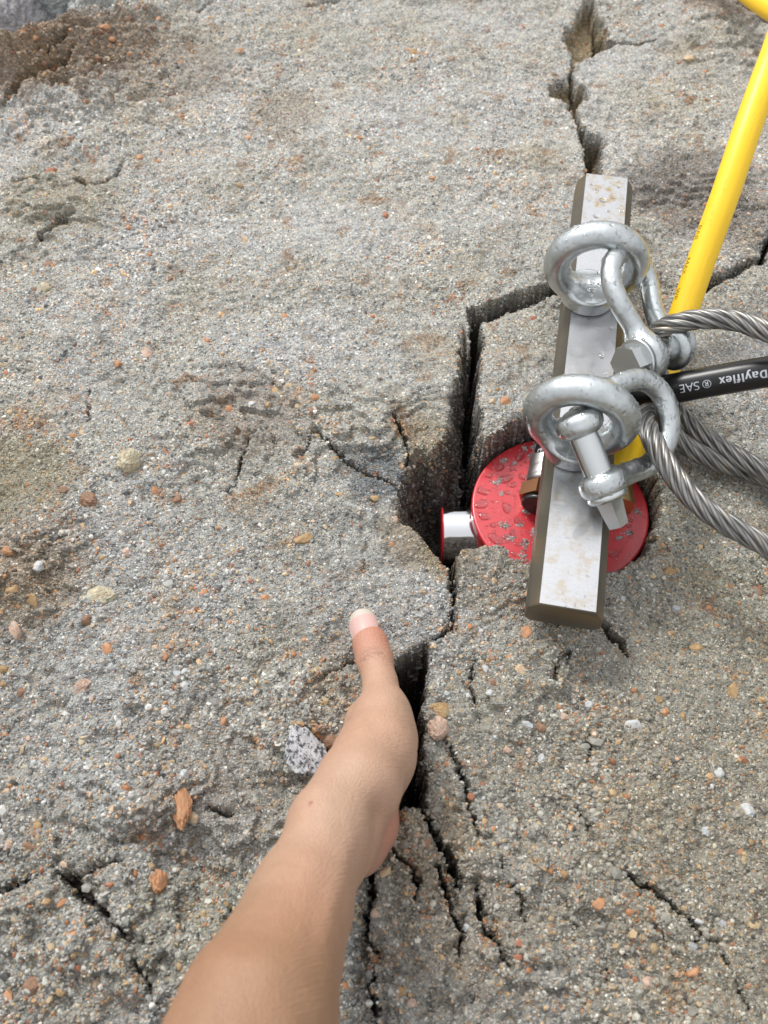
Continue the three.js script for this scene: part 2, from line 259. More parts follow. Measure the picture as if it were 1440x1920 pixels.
function bil(A, x, z) { const i = clamp(find(xs, x), 0, NX - 2), j = clamp(find(zs, z), 0, NZ - 2), u = (x - xs[i]) / (xs[i + 1] - xs[i]), v = (z - zs[j]) / (zs[j + 1] - zs[j]), k = j * NX + i; return (A[k] * (1 - u) + A[k + 1] * u) * (1 - v) + (A[k + NX] * (1 - u) + A[k + NX + 1] * u) * v; }
const ground = (x, z) => bil(HT, x, z);
// rock colour: grey stone, ochre and brown weathering, damp broken faces, painted light and shade
const STAINS = [[20, 900, 30, .55, .48, .28, .75], [130, 382, 34, .62, .55, .36, .6], [530, 215, 26, .62, .5, .33, .55], [390, 1480, 30, .5, .42, .3, .3], [715, 890, 15, .33, .36, .38, .95], [700, 925, 12, .33, .36, .38, .85], [655, 880, 9, .4, .42, .42, .6], [860, 1750, 30, .5, .4, .25, .5], [1290, 1680, 60, .62, .55, .42, .5], [1180, 1450, 90, .62, .57, .46, .4], [110, 110, 45, .68, .5, .34, .75], [40, 140, 36, .6, .43, .28, .85], [190, 80, 40, .52, .38, .25, .7], [300, 130, 50, .6, .47, .34, .5], [470, 780, 30, .5, .4, .3, .5], [30, 1120, 26, .5, .36, .2, .6], [60, 1060, 30, .55, .42, .28, .5], [760, 1560, 24, .5, .4, .25, .6], [1290, 360, 40, .42, .37, .33, .75], [1380, 420, 30, .45, .4, .35, .6], [800, 820, 16, .6, .5, .32, .6], [790, 1010, 20, .6, .47, .3, .7], [840, 1040, 14, .62, .5, .3, .7], [930, 1085, 24, .6, .52, .38, .5], [1350, 15, 26, .5, .33, .22, .6], [380, 1750, 26, .6, .58, .42, .5], [90, 1890, 60, .6, .58, .5, .3]].map(([x, y, r, ...c]) => [at(x, y), r * MM * 1.3, c]);
function rockTint(x, z, carve, o) {
  const a = fbm(x / 0.11 + 4, z / 0.11, 3), b = fbm(x / 0.05 - 7, z / 0.05 + 2, 3), c = fbm(x / 0.02 + 1, z / 0.02 + 9, 2);
  const olive = clamp(0.28 + 0.8 * a + smooth(-0.05, 0.25, x) * smooth(-0.1, 0.1, z) * 0.75);
  const lightGrade = 0.98 + 0.42 * smooth(0.2, -0.34, z) + 0.16 * fbm(x / 0.07 + 50, z / 0.06, 3); let r = lightGrade * lerp(1, 0.86, olive), g = lightGrade * lerp(1.0, 0.82, olive), bl = lightGrade * lerp(1.01, 0.68, olive);  // light falling off towards the near side, painted into the colour; random tone added
  const br = smooth(0.12, 0.5, b) * 0.45; r *= lerp(1, 0.95, br); g *= lerp(1, 0.8, br); bl *= lerp(1, 0.6, br);
  const e = fbm(x / 0.011 + 70, z / 0.010 + 3, 3), dk = (1 - 0.2 * smooth(0.05, 0.45, c) + 0.1 * c) * (1 + 0.24 * e); r *= dk * 0.995; g *= dk; bl *= dk * 0.975;
  const ru = smooth(0.22, 0.5, fbm(x / 0.02 + 90, z / 0.018 - 30, 3) + 0.35 * b) * 0.6; r = lerp(r, 0.72, ru); g = lerp(g, 0.5, ru); bl = lerp(bl, 0.32, ru);
  for (const [p, rad, q] of STAINS) { const s = ((x - p.x) ** 2 + (z - p.z) ** 2) / (rad * rad); if (s < 1.6) { const m = q[3] * smooth(1.5, 0.25, s + 0.8 * b + 0.5 * c); r = lerp(r, q[0] * 1.2, m); g = lerp(g, q[1] * 1.2, m); bl = lerp(bl, q[2] * 1.2, m); } }
  if (carve > 0.002) { const dp = smooth(0.012, 0.04, carve); let m = smooth(0.002, 0.016, carve) * 0.85; const top = smooth(-0.28, -0.42, z); const q = lerp(1, 0.4, dp * (1 - top)); r = lerp(r, lerp(0.27 * q, 1.15, top), m); g = lerp(g, lerp(0.24 * q, 0.9, top), m); bl = lerp(bl, lerp(0.2 * q, 0.5, top), m); }  // damp brown walls; shade in the depth of cracks is painted on top
  o[0] = r; o[1] = g; o[2] = bl; return o;
}
// packed sand, 0.256 m to the tile: colour and relief share one layout
const TILE = 0.256, TS = 1024, cellsN = 225;
const GRAIN = [[0.30, 0.30, 0.295], [0.22, 0.225, 0.225], [0.36, 0.36, 0.355], [0.27, 0.27, 0.265], [0.5, 0.5, 0.49], [0.62, 0.61, 0.59], [0.09, 0.09, 0.095], [0.15, 0.15, 0.155], [0.38, 0.31, 0.22], [0.42, 0.3, 0.18], [0.33, 0.19, 0.11]];
const GW = [26, 16, 18, 18, 6, 2.2, 4, 7, 5, 2.2, 1.1], GS = GW.reduce((a, b) => a + b);
const pick = (u) => { u *= GS; for (let i = 0; i < GW.length; i++) { u -= GW[i]; if (u < 0) return i; } return 0; };
const cellR = rng(3), CEL = []; for (let i = 0; i < cellsN * cellsN; i++) CEL.push([cellR(), cellR(), pick(cellR()), 0.86 + 0.28 * cellR(), cellR()]);
const colorD = new Uint8Array(TS * TS * 4), bumpD = new Uint8Array(TS * TS * 4);
for (let j = 0; j < TS; j++) for (let i = 0; i < TS; i++) {
  const u = i / TS * cellsN, v = j / TS * cellsN, cu = Math.floor(u), cv = Math.floor(v); let d1 = 9, d2 = 9, best = null;
  for (let b = -1; b < 2; b++) for (let a = -1; a < 2; a++) { const C = CEL[((cv + b + cellsN) % cellsN) * cellsN + (cu + a + cellsN) % cellsN], d = (cu + a + C[0] - u) ** 2 + (cv + b + C[1] - v) ** 2; if (d < d1) { d2 = d1; d1 = d; best = C; } else if (d < d2) d2 = d; }
  const edge = clamp((Math.sqrt(d2) - Math.sqrt(d1)) * 2.6), G = GRAIN[best[2]], k = (j * TS + i) * 4, m = lerp(0.72, 1, edge) * best[3];
  for (let q = 0; q < 3; q++) colorD[k + q] = toSrgb(clamp(lerp(0.29, G[q], 0.85) * m)); colorD[k + 3] = 255;
  bumpD[k] = bumpD[k + 1] = bumpD[k + 2] = 255 * clamp(0.25 + edge * (0.25 + 0.5 * best[4])); bumpD[k + 3] = 255;
}
function dataTex(d, srgb) { const t = new THREE.DataTexture(d, TS, TS, THREE.RGBAFormat); t.wrapS = t.wrapT = THREE.RepeatWrapping; t.magFilter = THREE.LinearFilter; t.minFilter = THREE.LinearMipmapLinearFilter; if (srgb) t.colorSpace = THREE.SRGBColorSpace; t.needsUpdate = true; return t; }
const sandMap = dataTex(colorD, true), sandBump = dataTex(bumpD, false);
const rockMat = new THREE.MeshStandardMaterial({ color: lin(1, 1, 1), vertexColors: true, map: sandMap, bumpMap: sandBump, bumpScale: 0.0008, roughness: 0.62 });
const TINT = new Float32Array(NX * NZ * 3);
let rock;
{
  const pos = new Float32Array(NX * NZ * 3), uv = new Float32Array(NX * NZ * 2), idx = new Uint32Array((NX - 1) * (NZ - 1) * 6), o = [1, 1, 1];
  for (let j = 0, k = 0; j < NZ; j++) for (let i = 0; i < NX; i++, k++) {
    pos[3 * k] = xs[i]; pos[3 * k + 1] = HT[k]; pos[3 * k + 2] = zs[j];
    if (CARVE[k] > 0.006 || (i > 0 && i < NX - 1 && Math.abs(HT[k + 1] - HT[k - 1]) > 0.004)) { pos[3 * k] += 0.0019 * n2(HT[k] / 0.0035 + 3, zs[j] / 0.0035); pos[3 * k + 2] += 0.0019 * n2(HT[k] / 0.0035 - 8, xs[i] / 0.0035); }
    uv[2 * k] = (xs[i] + 0.6 * HT[k]) / TILE; uv[2 * k + 1] = (zs[j] - 0.8 * HT[k]) / TILE;
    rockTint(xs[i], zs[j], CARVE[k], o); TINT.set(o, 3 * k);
  }
  let n = 0; for (let j = 0; j < NZ - 1; j++) for (let i = 0; i < NX - 1; i++) { const a = j * NX + i, b = a + 1, c = a + NX, d = c + 1; if ((i + j) & 1) { idx[n++] = a; idx[n++] = c; idx[n++] = b; idx[n++] = b; idx[n++] = c; idx[n++] = d; } else { idx[n++] = a; idx[n++] = c; idx[n++] = d; idx[n++] = a; idx[n++] = d; idx[n++] = b; } }
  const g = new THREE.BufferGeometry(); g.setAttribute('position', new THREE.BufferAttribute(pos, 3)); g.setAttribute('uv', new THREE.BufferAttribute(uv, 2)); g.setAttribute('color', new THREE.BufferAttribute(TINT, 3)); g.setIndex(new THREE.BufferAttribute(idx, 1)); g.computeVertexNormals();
  rock = put('rock_ground', g, rockMat); rock.userData = { kind: 'structure' };
}
// ---------------------------------------------------------------- sand grains, pebbles, stones
function stoneGeo(seed, detail, flat = 0.8, speck = 0) {
  let g = new THREE.IcosahedronGeometry(1, detail); g.deleteAttribute('uv'); g.deleteAttribute('normal'); g = mergeVertices(g, 1e-4);
  const p = g.attributes.position, r = rng(seed), ox = r() * 50, sx = 0.8 + 0.4 * r(), sz = 0.75 + 0.5 * r();
  const cuts = [...Array(7)].map(() => [V(r() - .5, r() - .3, r() - .5).normalize(), 0.62 + 0.3 * r()]), v = V(0, 0, 0);
  for (let i = 0; i < p.count; i++) {
    v.fromBufferAttribute(p, i); let m = 1 + 0.22 * n3(v.x * 1.3 + ox, v.y * 1.3, v.z * 1.3 + 5) + (detail > 1 ? 0.17 * n3(v.x * 4 + ox, v.y * 4, v.z * 4 + 5) : 0);
    if (detail > 1) v.multiplyScalar(1 + 0.16 * n3(v.x * 2.6 + ox, v.y * 2.6 + 3, v.z * 2.6 + 15)); v.multiplyScalar(m); for (const [n, d] of cuts) { const e = v.dot(n) - d; if (e > 0) v.addScaledVector(n, -e * 0.85); }
    if (detail > 2) v.multiplyScalar(1 + 0.07 * n3(v.x * 8 + ox, v.y * 8, v.z * 8 + 9) + 0.04 * n3(v.x * 19 + ox, v.y * 19, v.z * 19 + 9));
    p.setXYZ(i, v.x * sx, v.y * flat, v.z * sz);
  }
  g = g.toNonIndexed(); g.computeVertexNormals();
  return speck === null ? g : colorize(g, (x, y, z, o) => { const s = 1 + 0.4 * n3(x * 3 + ox, y * 3, z * 3 + 2) + 0.35 * n3(x * 9, y * 9 + ox, z * 9 + 2), d = smooth(0.15, 0.5, n3(x * 2.2 + 4, y * 2.2 + ox, z * 2.2 + 8)); o[0] = s * lerp(1, 0.8, d); o[1] = s * lerp(1, 0.95, d); o[2] = s * lerp(1, 1.05, d); });
}
const inView = (x, z, m = 0.02) => { const dz = CZ - z, s = Math.sin(PITCH), c = Math.cos(PITCH), dep = CAM_H * s + dz * c, up = -CAM_H * c + dz * s; if (dep < 0.05) return false; return Math.abs(x) < dep * 720 / PX + m && up < dep * 960 / PX + m && up > -dep * 960 / PX - m; };
{
  const N = 340000, kinds = 4, per = Array.from({ length: kinds }, () => ({ m: [], c: [] }));
  const PAL = [[0.33, 0.33, 0.325], [0.25, 0.25, 0.25], [0.42, 0.42, 0.415], [0.56, 0.56, 0.55], [0.72, 0.71, 0.69], [0.1, 0.1, 0.105], [0.46, 0.36, 0.24], [0.5, 0.34, 0.2], [0.42, 0.2, 0.1], [0.34, 0.15, 0.085], [0.52, 0.38, 0.3]];
  const W0 = [30, 24, 20, 7.5, 1.9, 10, 7, 4, 2.1, 1.1, 1.6], S0 = W0.reduce((a, b) => a + b), rr = rng(11);
  const q = new THREE.Quaternion(), e = new THREE.Euler(), M = new THREE.Matrix4(), sc = V(0, 0, 0), p = V(0, 0, 0);
  let count = 0, tries = 0;
  while (count < N && tries++ < 3e6) {
    const x = lerp(-0.39, 0.39, rr()), z = lerp(-0.61, 0.30, rr()); if (!inView(x, z)) continue;
    const i = find(xs, x), j = find(zs, z), k = j * NX + i, gx = (HT[k + 1] - HT[k]) / (xs[i + 1] - xs[i]), gz = (HT[k + NX] - HT[k]) / (zs[j + 1] - zs[j]);
    const slope = Math.hypot(1, gx, gz), n = Math.min(9, Math.floor(slope * 0.8 + rr() * 0.9));
    const coarse = clamp(0.38 + 0.9 * fbm(x / 0.07 + 21, z / 0.07, 2) + 0.35 * smooth(-0.1, 0.2, z) + 0.2 * smooth(0, -0.2, x));
    const brown = smooth(0.1, 0.5, fbm(x / 0.045 - 7, z / 0.045 + 2, 3));
    for (let t = 0; t < Math.max(1, n); t++) {
      const xx = x + (n > 1 ? (rr() - .5) * 0.0012 : 0), zz = z + (n > 1 ? (rr() - .5) * 0.0012 : 0), big = rr();
      let r = (0.00034 + 0.00036 * rr() * (0.5 + coarse)) * (0.8 + 0.5 * coarse); if (big < 0.02 + 0.075 * coarse) r *= 1.45 + 0.75 * rr(); if (big < 0.004 * (0.3 + 1.6 * coarse)) r *= 1.4;
      if (z < -0.15) r *= 1.08;
      let w = rr() * S0, c = 0; for (; c < PAL.length - 1; c++) { w -= W0[c]; if (w < 0) break; }
      if (c < 6 && rr() < brown * 0.3 + 0.5 * smooth(0.15, 0.5, fbm(x / 0.02 + 90, z / 0.018 - 30, 3))) c = 6 + Math.floor(rr() * 4);
      const s = 0.85 + 0.3 * rr(), tk = 3 * k, f = c === 4 ? 0.6 : 0.85;
      e.set(rr() * 6.3, rr() * 6.3, rr() * 6.3); q.setFromEuler(e); sc.set(r * (0.8 + 0.5 * rr()), r * (0.65 + 0.4 * rr()), r * (0.8 + 0.5 * rr()));
      p.set(xx, ground(xx, zz) - r * 0.08, zz); M.compose(p, q, sc);
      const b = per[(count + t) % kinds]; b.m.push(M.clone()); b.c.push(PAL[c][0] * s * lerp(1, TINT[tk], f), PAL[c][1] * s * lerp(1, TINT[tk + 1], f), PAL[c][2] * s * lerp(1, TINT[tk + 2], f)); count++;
    }
  }
  per.forEach((b, n) => {
    const im = new THREE.InstancedMesh(stoneGeo(900 + n, 0, 0.85, null), std([1, 1, 1], n === 0 ? 0.36 : 0.6), b.m.length);
    b.m.forEach((m, i) => im.setMatrixAt(i, m)); im.instanceColor = new THREE.InstancedBufferAttribute(new Float32Array(b.c), 3);
    im.name = numbered('sand_grain'); im.userData = { kind: 'stuff' }; im.castShadow = im.receiveShadow = true; rock.add(im);
  });
}
const PEB = [0, 1, 2, 3, 4, 5, 6, 7].map((s) => stoneGeo(40 + s, 2, 0.75)), BIG = [0, 1, 2, 3].map((s) => stoneGeo(60 + s, 11, 0.7));
const stoneMats = { orange: [0.4, 0.2, 0.1], tan: [0.45, 0.33, 0.21], brown: [0.23, 0.13, 0.08], red: [0.33, 0.13, 0.075], white: [0.42, 0.42, 0.41], pink: [0.42, 0.29, 0.22], grey: [0.28, 0.28, 0.28], dark: [0.1, 0.1, 0.1], beige: [0.42, 0.36, 0.25], ochre: [0.33, 0.21, 0.1] };
for (const k in stoneMats) stoneMats[k] = new THREE.MeshStandardMaterial({ color: lin(...stoneMats[k]), roughness: 0.72, vertexColors: true });
const pxSize = (p) => V(p.x, p.y, p.z).sub(camera.position).dot(V(0, -Math.sin(PITCH), -Math.cos(PITCH))) / PX;     // metres to a photograph pixel
const SMALL = { m: [], c: [] };        // those too small to pick apart
function pebble(px, py, size, kind, sx = 1, turn = null, parent = rock, geo = null, sink = -0.28) {
  const p = at(px, py), r = pxSize(p) * size / 2 * 1.1; p.y = ground(p.x, p.z) + r * sink;
  if (parent && size < 12.5) { const q = new THREE.Quaternion().setFromEuler(new THREE.Euler((R() - .5) * 0.7, R() * 6.3, (R() - .5) * 0.7)), c = stoneMats[kind].color, v = 0.8 + 0.4 * R(); SMALL.m.push(new THREE.Matrix4().compose(p, q, V(r * sx, r * (0.8 + 0.3 * R()), r))); SMALL.c.push(c.r * v, c.g * v, c.b * v); return null; }
  const m = parent ? part('pebble', geo || PEB[Math.floor(R() * 8)], stoneMats[kind], parent) : put('stone', geo, stoneMats[kind]);
  m.position.copy(p); m.rotation.set((R() - .5) * 0.7, turn === null ? R() * 6.3 : turn, (R() - .5) * 0.7); m.scale.set(r * sx, r * (0.8 + 0.3 * R()), r); return m;
}
for (const [x, y, s, k, sx] of [[125, 930, 20, 'brown'], [360, 815, 22, 'red', 0.7], [535, 597, 18, 'orange'], [575, 1020, 30, 'ochre', 1.3], [497, 1123, 20, 'orange'], [82, 1083, 24, 'white'], [223, 690, 17, 'orange'], [272, 668, 24, 'pink'], [133, 687, 13, 'orange'], [440, 630, 11, 'white'], [92, 503, 18, 'brown'], [85, 547, 22, 'beige', 1.2], [68, 551, 12, 'brown'], [592, 765, 22, 'orange'], [560, 890, 15, 'tan'], [640, 945, 17, 'ochre'], [700, 950, 16, 'ochre'], [740, 985, 16, 'pink'], [505, 690, 14, 'tan'], [535, 708, 24, 'tan'], [585, 732, 17, 'red', 1.3], [520, 745, 18, 'ochre'], [545, 740, 16, 'tan'], [430, 775, 18, 'orange'], [475, 770, 14, 'white'], [585, 790, 14, 'brown'], [300, 920, 14, 'brown'], [335, 935, 22, 'brown'], [290, 922, 18, 'orange'], [317, 860, 14, 'red'], [140, 820, 15, 'orange'], [155, 815, 13, 'tan'], [345, 895, 15, 'tan'], [165, 1170, 26, 'brown'], [205, 1225, 24, 'orange'], [40, 1195, 26, 'pink', 1.3], [30, 1055, 22, 'orange', 1.4], [75, 1150, 20, 'ochre', 1.8], [10, 1120, 26, 'brown'], [45, 1130, 22, 'ochre'], [240, 1035, 20, 'pink'], [265, 1010, 14, 'beige'], [320, 1225, 14, 'orange'], [315, 1240, 15, 'orange'], [285, 1207, 14, 'grey'], [432, 1148, 12, 'tan'], [470, 1090, 12, 'red'], [360, 1105, 12, 'ochre'], [275, 1230, 14, 'white'], [210, 1255, 20, 'white', 1.2], [335, 1275, 18, 'white'], [355, 1292, 22, 'white'], [332, 1297, 14, 'red'], [300, 1362, 17, 'tan'], [418, 1357, 16, 'orange'], [318, 1452, 16, 'ochre'], [272, 1435, 13, 'red'], [254, 1498, 20, 'brown', 0.8], [352, 1465, 20, 'white'], [15, 1582, 22, 'pink'], [75, 1550, 26, 'ochre'], [60, 1590, 24, 'brown', 0.6], [142, 1570, 14, 'red'], [230, 1535, 18, 'tan'], [360, 1605, 18, 'brown', 0.7], [142, 1760, 16, 'orange'], [158, 1763, 14, 'orange'], [16, 1870, 20, 'orange'], [125, 1860, 18, 'ochre'], [92, 1850, 18, 'ochre'], [165, 1820, 14, 'red'], [110, 1905, 16, 'orange'], [425, 1655, 16, 'pink'], [130, 1345, 14, 'white'], [55, 1385, 15, 'pink'], [160, 1400, 18, 'beige', 1.3], [68, 1435, 14, 'white'], [45, 1300, 28, 'brown'], [15, 1260, 24, 'ochre'], [722, 402, 17, 'red', 0.7], [812, 338, 14, 'orange'], [775, 100, 16, 'ochre', 1.5], [840, 138, 10, 'brown'], [160, 200, 20, 'brown'], [100, 332, 18, 'red'], [155, 160, 17, 'orange'], [52, 110, 22, 'orange'], [25, 245, 13, 'orange'], [205, 75, 20, 'orange'], [40, 195, 14, 'tan'], [260, 295, 14, 'orange'], [295, 302, 14, 'orange'], [340, 130, 14, 'orange'], [452, 105, 14, 'orange'], [455, 220, 10, 'tan'], [460, 455, 17, 'tan', 1.4], [307, 470, 14, 'beige'], [275, 423, 10, 'red'], [640, 375, 14, 'beige'], [1290, 115, 16, 'tan', 1.4], [1275, 115, 12, 'orange'], [1240, 48, 12, 'orange'], [1322, 138, 12, 'orange'], [1180, 310, 12, 'white', 1.5], [1060, 385, 14, 'orange'], [1095, 325, 12, 'orange'], [945, 770, 22, 'orange'], [920, 770, 17, 'tan'], [930, 750, 12, 'ochre'], [1000, 600, 14, 'red'], [925, 655, 14, 'white'], [912, 905, 0, 'grey'], [1245, 560, 12, 'orange'], [1230, 1470, 0, 'tan'], [1225, 1320, 26, 'ochre', 0.8], [1240, 1342, 18, 'orange'], [1275, 1350, 18, 'ochre', 0.6], [1052, 1350, 22, 'pink'], [1045, 1335, 15, 'orange'], [1015, 1370, 24, 'brown'], [985, 1200, 26, 'orange'], [1045, 1175, 18, 'pink'], [1115, 1178, 14, 'orange'], [970, 1275, 26, 'tan'], [918, 1292, 18, 'brown'], [905, 1268, 14, 'white'], [935, 1268, 15, 'white'], [950, 1250, 16, 'orange'], [920, 1250, 14, 'brown'], [1160, 1312, 14, 'white', 0.6], [1100, 1332, 14, 'white'], [1180, 1370, 24, 'white', 1.5], [1115, 1340, 12, 'tan'], [985, 1368, 20, 'white'], [950, 1410, 16, 'pink'], [1015, 1422, 18, 'white', 0.7], [925, 1392, 11, 'white'], [915, 1315, 15, 'white'], [860, 1275, 14, 'ochre'], [828, 1265, 0, 'ochre'], [835, 1310, 12, 'white'], [1330, 1135, 14, 'orange'], [1370, 1100, 14, 'brown'], [1415, 1105, 24, 'brown', 1.5], [1180, 1085, 15, 'orange'], [1255, 1075, 18, 'ochre'], [1250, 1160, 0, 'tan'], [1312, 1210, 26, 'ochre', 1.4], [1410, 1195, 18, 'tan'], [1165, 1128, 14, 'white'], [1267, 1145, 14, 'grey'], [1380, 1300, 26, 'ochre', 1.4], [905, 1505, 12, 'white'], [902, 1480, 12, 'red'], [822, 1580, 0, 'red'], [795, 1600, 17, 'red', 0.4], [870, 1500, 22, 'ochre'], [826, 1492, 18, 'pink', 0.8], [762, 1690, 22, 'ochre', 0.6], [722, 1652, 24, 'tan', 0.6], [707, 1720, 20, 'pink'], [688, 1750, 13, 'orange'], [970, 1775, 15, 'red'], [965, 1800, 15, 'red', 1.3], [946, 1668, 15, 'orange', 0.6], [872, 1745, 17, 'white', 0.8], [755, 1862, 26, 'ochre'], [775, 1888, 18, 'pink'], [700, 1860, 14, 'orange', 0.6], [1000, 1620, 18, 'ochre', 0.7], [1115, 1700, 26, 'orange', 0.7], [1165, 1690, 10, 'orange'], [1300, 1822, 24, 'orange', 0.8], [1212, 1842, 24, 'pink'], [1178, 1810, 16, 'tan', 0.6], [1015, 1800, 0, 'brown'], [1355, 1550, 14, 'ochre'], [1270, 1545, 17, 'brown'], [1412, 1640, 17, 'ochre'], [1435, 1655, 18, 'brown'], [1385, 1600, 14, 'orange'], [1400, 1848, 15, 'orange'], [1188, 1580, 14, 'white', 1.4], [1305, 1730, 17, 'white', 0.7], [1350, 1735, 18, 'grey'], [1340, 1452, 24, 'white'], [1400, 1520, 26, 'white'], [1320, 1560, 20, 'white'], [1052, 1640, 0, 'tan'], [1240, 1800, 0, 'tan'], [1290, 1780, 17, 'grey']]) if (s) pebble(x, y, s, k, sx || 1);
{
  const ks = ['orange', 'tan', 'brown', 'red', 'white', 'pink', 'grey', 'beige', 'ochre', 'white', 'orange', 'tan'], rr = rng(21); let n = 0;
  while (n < 170) { const px = rr() * 1440, py = rr() * 1920, p = at(px, py); if (bil(CARVE, p.x, p.z) > 0.001 || (px > 880 && px < 1230 && py > 800 && py < 1100)) continue; pebble(px, py, 7 + 6.5 * rr() * rr() + (py > 1000 ? 1.5 : 0), ks[Math.floor(rr() * ks.length)]); n++; }
}
{
  const rr = rng(33), ks = ['brown', 'orange', 'ochre', 'tan', 'brown']; for (let n = 0; n < 70; n++) { const px = rr() * 330, py = 190 - px * 0.55 + (rr() - 0.35) * 90, s = 8 + 8 * rr() * rr(), kind = ks[Math.floor(rr() * 5)]; if (py < 0) continue; pebble(px, py, s, kind); }
  for (const [cx, cy, w, n] of [[540, 735, 60, 22], [60, 1130, 60, 22], [300, 925, 60, 10], [640, 820, 90, 8], [1250, 420, 60, 14], [900, 1260, 60, 12], [1230, 1480, 120, 16], [150, 1600, 120, 16], [980, 1230, 90, 14], [560, 1560, 80, 8], [820, 1700, 90, 10]]) for (let i = 0; i < n; i++) { const px = cx + (rr() - .5) * 2 * w, py = cy + (rr() - .5) * 1.4 * w, s = 7 + 7 * rr() * rr(), kind = ks[Math.floor(rr() * 5)]; pebble(px, py, s, kind); }
}
{
  const im = new THREE.InstancedMesh(PEB[3], new THREE.MeshStandardMaterial({ color: lin(1, 1, 1), vertexColors: true, roughness: 0.7 }), SMALL.m.length); SMALL.m.forEach((m, i) => im.setMatrixAt(i, m)); im.instanceColor = new THREE.InstancedBufferAttribute(new Float32Array(SMALL.c), 3);
  im.name = numbered('small_pebble'); im.userData = { kind: 'stuff' }; im.castShadow = im.receiveShadow = true; rock.add(im);
}
// stones that lie loose, each one told apart
function stone(px, py, size, kind, label, sx, turn, geo, sink, ty = null) { const m = pebble(px, py, size, kind, sx, turn, null, geo, sink); m.userData = { label, category: 'stone' }; if (ty) m.scale.y *= ty; return m; }
stone(250, 878, 50, 'beige', 'tan speckled rounded lump left of centre on the grey rock', 0.9, 0.4, BIG[0], 0.25);
stone(170, 945, 26, 'brown', 'dark red-brown angular pebble below left of the tan speckled lump', 0.9, 1.0, BIG[1], 0.2);
stone(187, 1122, 42, 'beige', 'flat pale beige stone half sunk in the grey rock', 1.55, 0.15, BIG[2], 0.0);
stone(158, 1296, 40, 'pink', 'pinkish tan leaning stone left of the forearm, above the orange flake', 0.75, -0.5, BIG[3], 0.05);
stone(349, 1524, 54, 'orange', 'long orange flake of stone lying left of the forearm', 0.5, 0.1, BIG[1], 0.0, 0.6);
stone(366, 1540, 24, 'tan', 'small tan chip touching the right of the long orange flake', 0.8, 0.6, BIG[2], 0.1);
stone(304, 1658, 44, 'orange', 'orange and brown broken stone left of the forearm, below the long flake', 0.8, 0.5, BIG[0], 0.05);
stone(65, 1852, 34, 'brown', 'brown stone near the bottom left corner of the rock', 1.2, 0.2, BIG[3], 0.05);
stone(822, 1378, 44, 'pink', 'pinkish brown stone at the right lip of the dark crack beside the hand', 0.9, 0.3, BIG[0], 0.05);
stone(826, 1340, 46, 'ochre', 'rough ochre clod above the pinkish stone at the crack lip', 0.85, 1.3, BIG[2], -0.1);
stone(625, 1392, 40, 'brown', 'brown wedge of stone behind the speckled granite, next to the hand', 1.2, 0.2, BIG[3], 0.1);
{ // the speckled granite fragment by the hand
  const g = stoneGeo(88, 26, 0.7, null); colorize(g, (x, y, z, o) => { const a = n2(x * 4 + y * 2.5 + 3, z * 6.6 - y * 3 + 8) + 0.8 * n2(x * 9 - y * 7 + 31, z * 15 + y * 6), d = smooth(0.16, 0.3, a), l = 0.4 + 0.1 * n3(x * 3, y * 3, z * 3 + 20); o[0] = lerp(l, 0.05, d); o[1] = lerp(l, 0.055, d); o[2] = lerp(l * 1.03, 0.065, d); });
  const m = put('granite_stone', g, new THREE.MeshStandardMaterial({ vertexColors: true, roughness: 0.6 })); m.userData = { label: 'black and white speckled granite fragment lying left of the wrist', category: 'stone' };
  const p = at(572, 1418); p.y = ground(p.x, p.z) + 0.003; m.position.copy(p); m.rotation.set(0.15, 0.62, -0.1); m.scale.set(0.0092, 0.008, 0.0155);
}
// beyond the rock's broken edge, lower down
{
  const face = (seed, p, s, rot, c, label) => { const g = stoneGeo(seed, 22, 0.8, null); const uv = new Float32Array(g.attributes.position.count * 2), q = g.attributes.position; const a = V(0,0,0), b = V(0,0,0), c2 = V(0,0,0); for (let i = 0; i < q.count; i += 3) { a.fromBufferAttribute(q, i); b.fromBufferAttribute(q, i + 1).sub(a); c2.fromBufferAttribute(q, i + 2).sub(a); b.cross(c2); const X = Math.abs(b.x), Y = Math.abs(b.y), Z = Math.abs(b.z), ax = X > Y && X > Z ? 0 : Y > Z ? 1 : 2; for (let k = i; k < i + 3; k++) { const v = [q.getX(k) * s.x, q.getY(k) * s.y, q.getZ(k) * s.z]; uv[2 * k] = v[ax === 0 ? 2 : 0] / TILE; uv[2 * k + 1] = v[ax === 1 ? 2 : 1] / TILE; } } g.setAttribute('uv', new THREE.BufferAttribute(uv, 2)); colorize(g, (x, y, z, o) => { const t = 1 + 0.25 * n3(x * 4, y * 4, z * 4 + seed) + 0.15 * n3(x * 11, y * 11, z * 11 + seed); o[0] = c[0] * t; o[1] = c[1] * t; o[2] = c[2] * t; }); const m = put('boulder', g, new THREE.MeshStandardMaterial({ map: sandMap, bumpMap: sandBump, bumpScale: 0.0005, vertexColors: true, roughness: 0.75 })); m.position.copy(p); m.scale.copy(s); m.rotation.set(...rot); m.userData = { label, category: 'boulder' }; };
  face(301, at(8, 50, -0.06), V(0.058, 0.045, 0.042), [0.2, 0.5, 0.1], [1.0, 0.99, 1.06], 'blue grey rough boulder below the broken edge in the top left corner');
  face(302, at(100, -4, -0.05), V(0.034, 0.03, 0.026), [0.1, 0.2, 0], [1.0, 1.08, 1.12], 'bluish grey boulder at the very top, left of the pale one');
  face(303, at(190, -10, -0.035), V(0.034, 0.03, 0.022), [0, 1, 0.2], [1.2, 1.25, 1.25], 'pale grey boulder at the top edge, right of the bluish one');
}

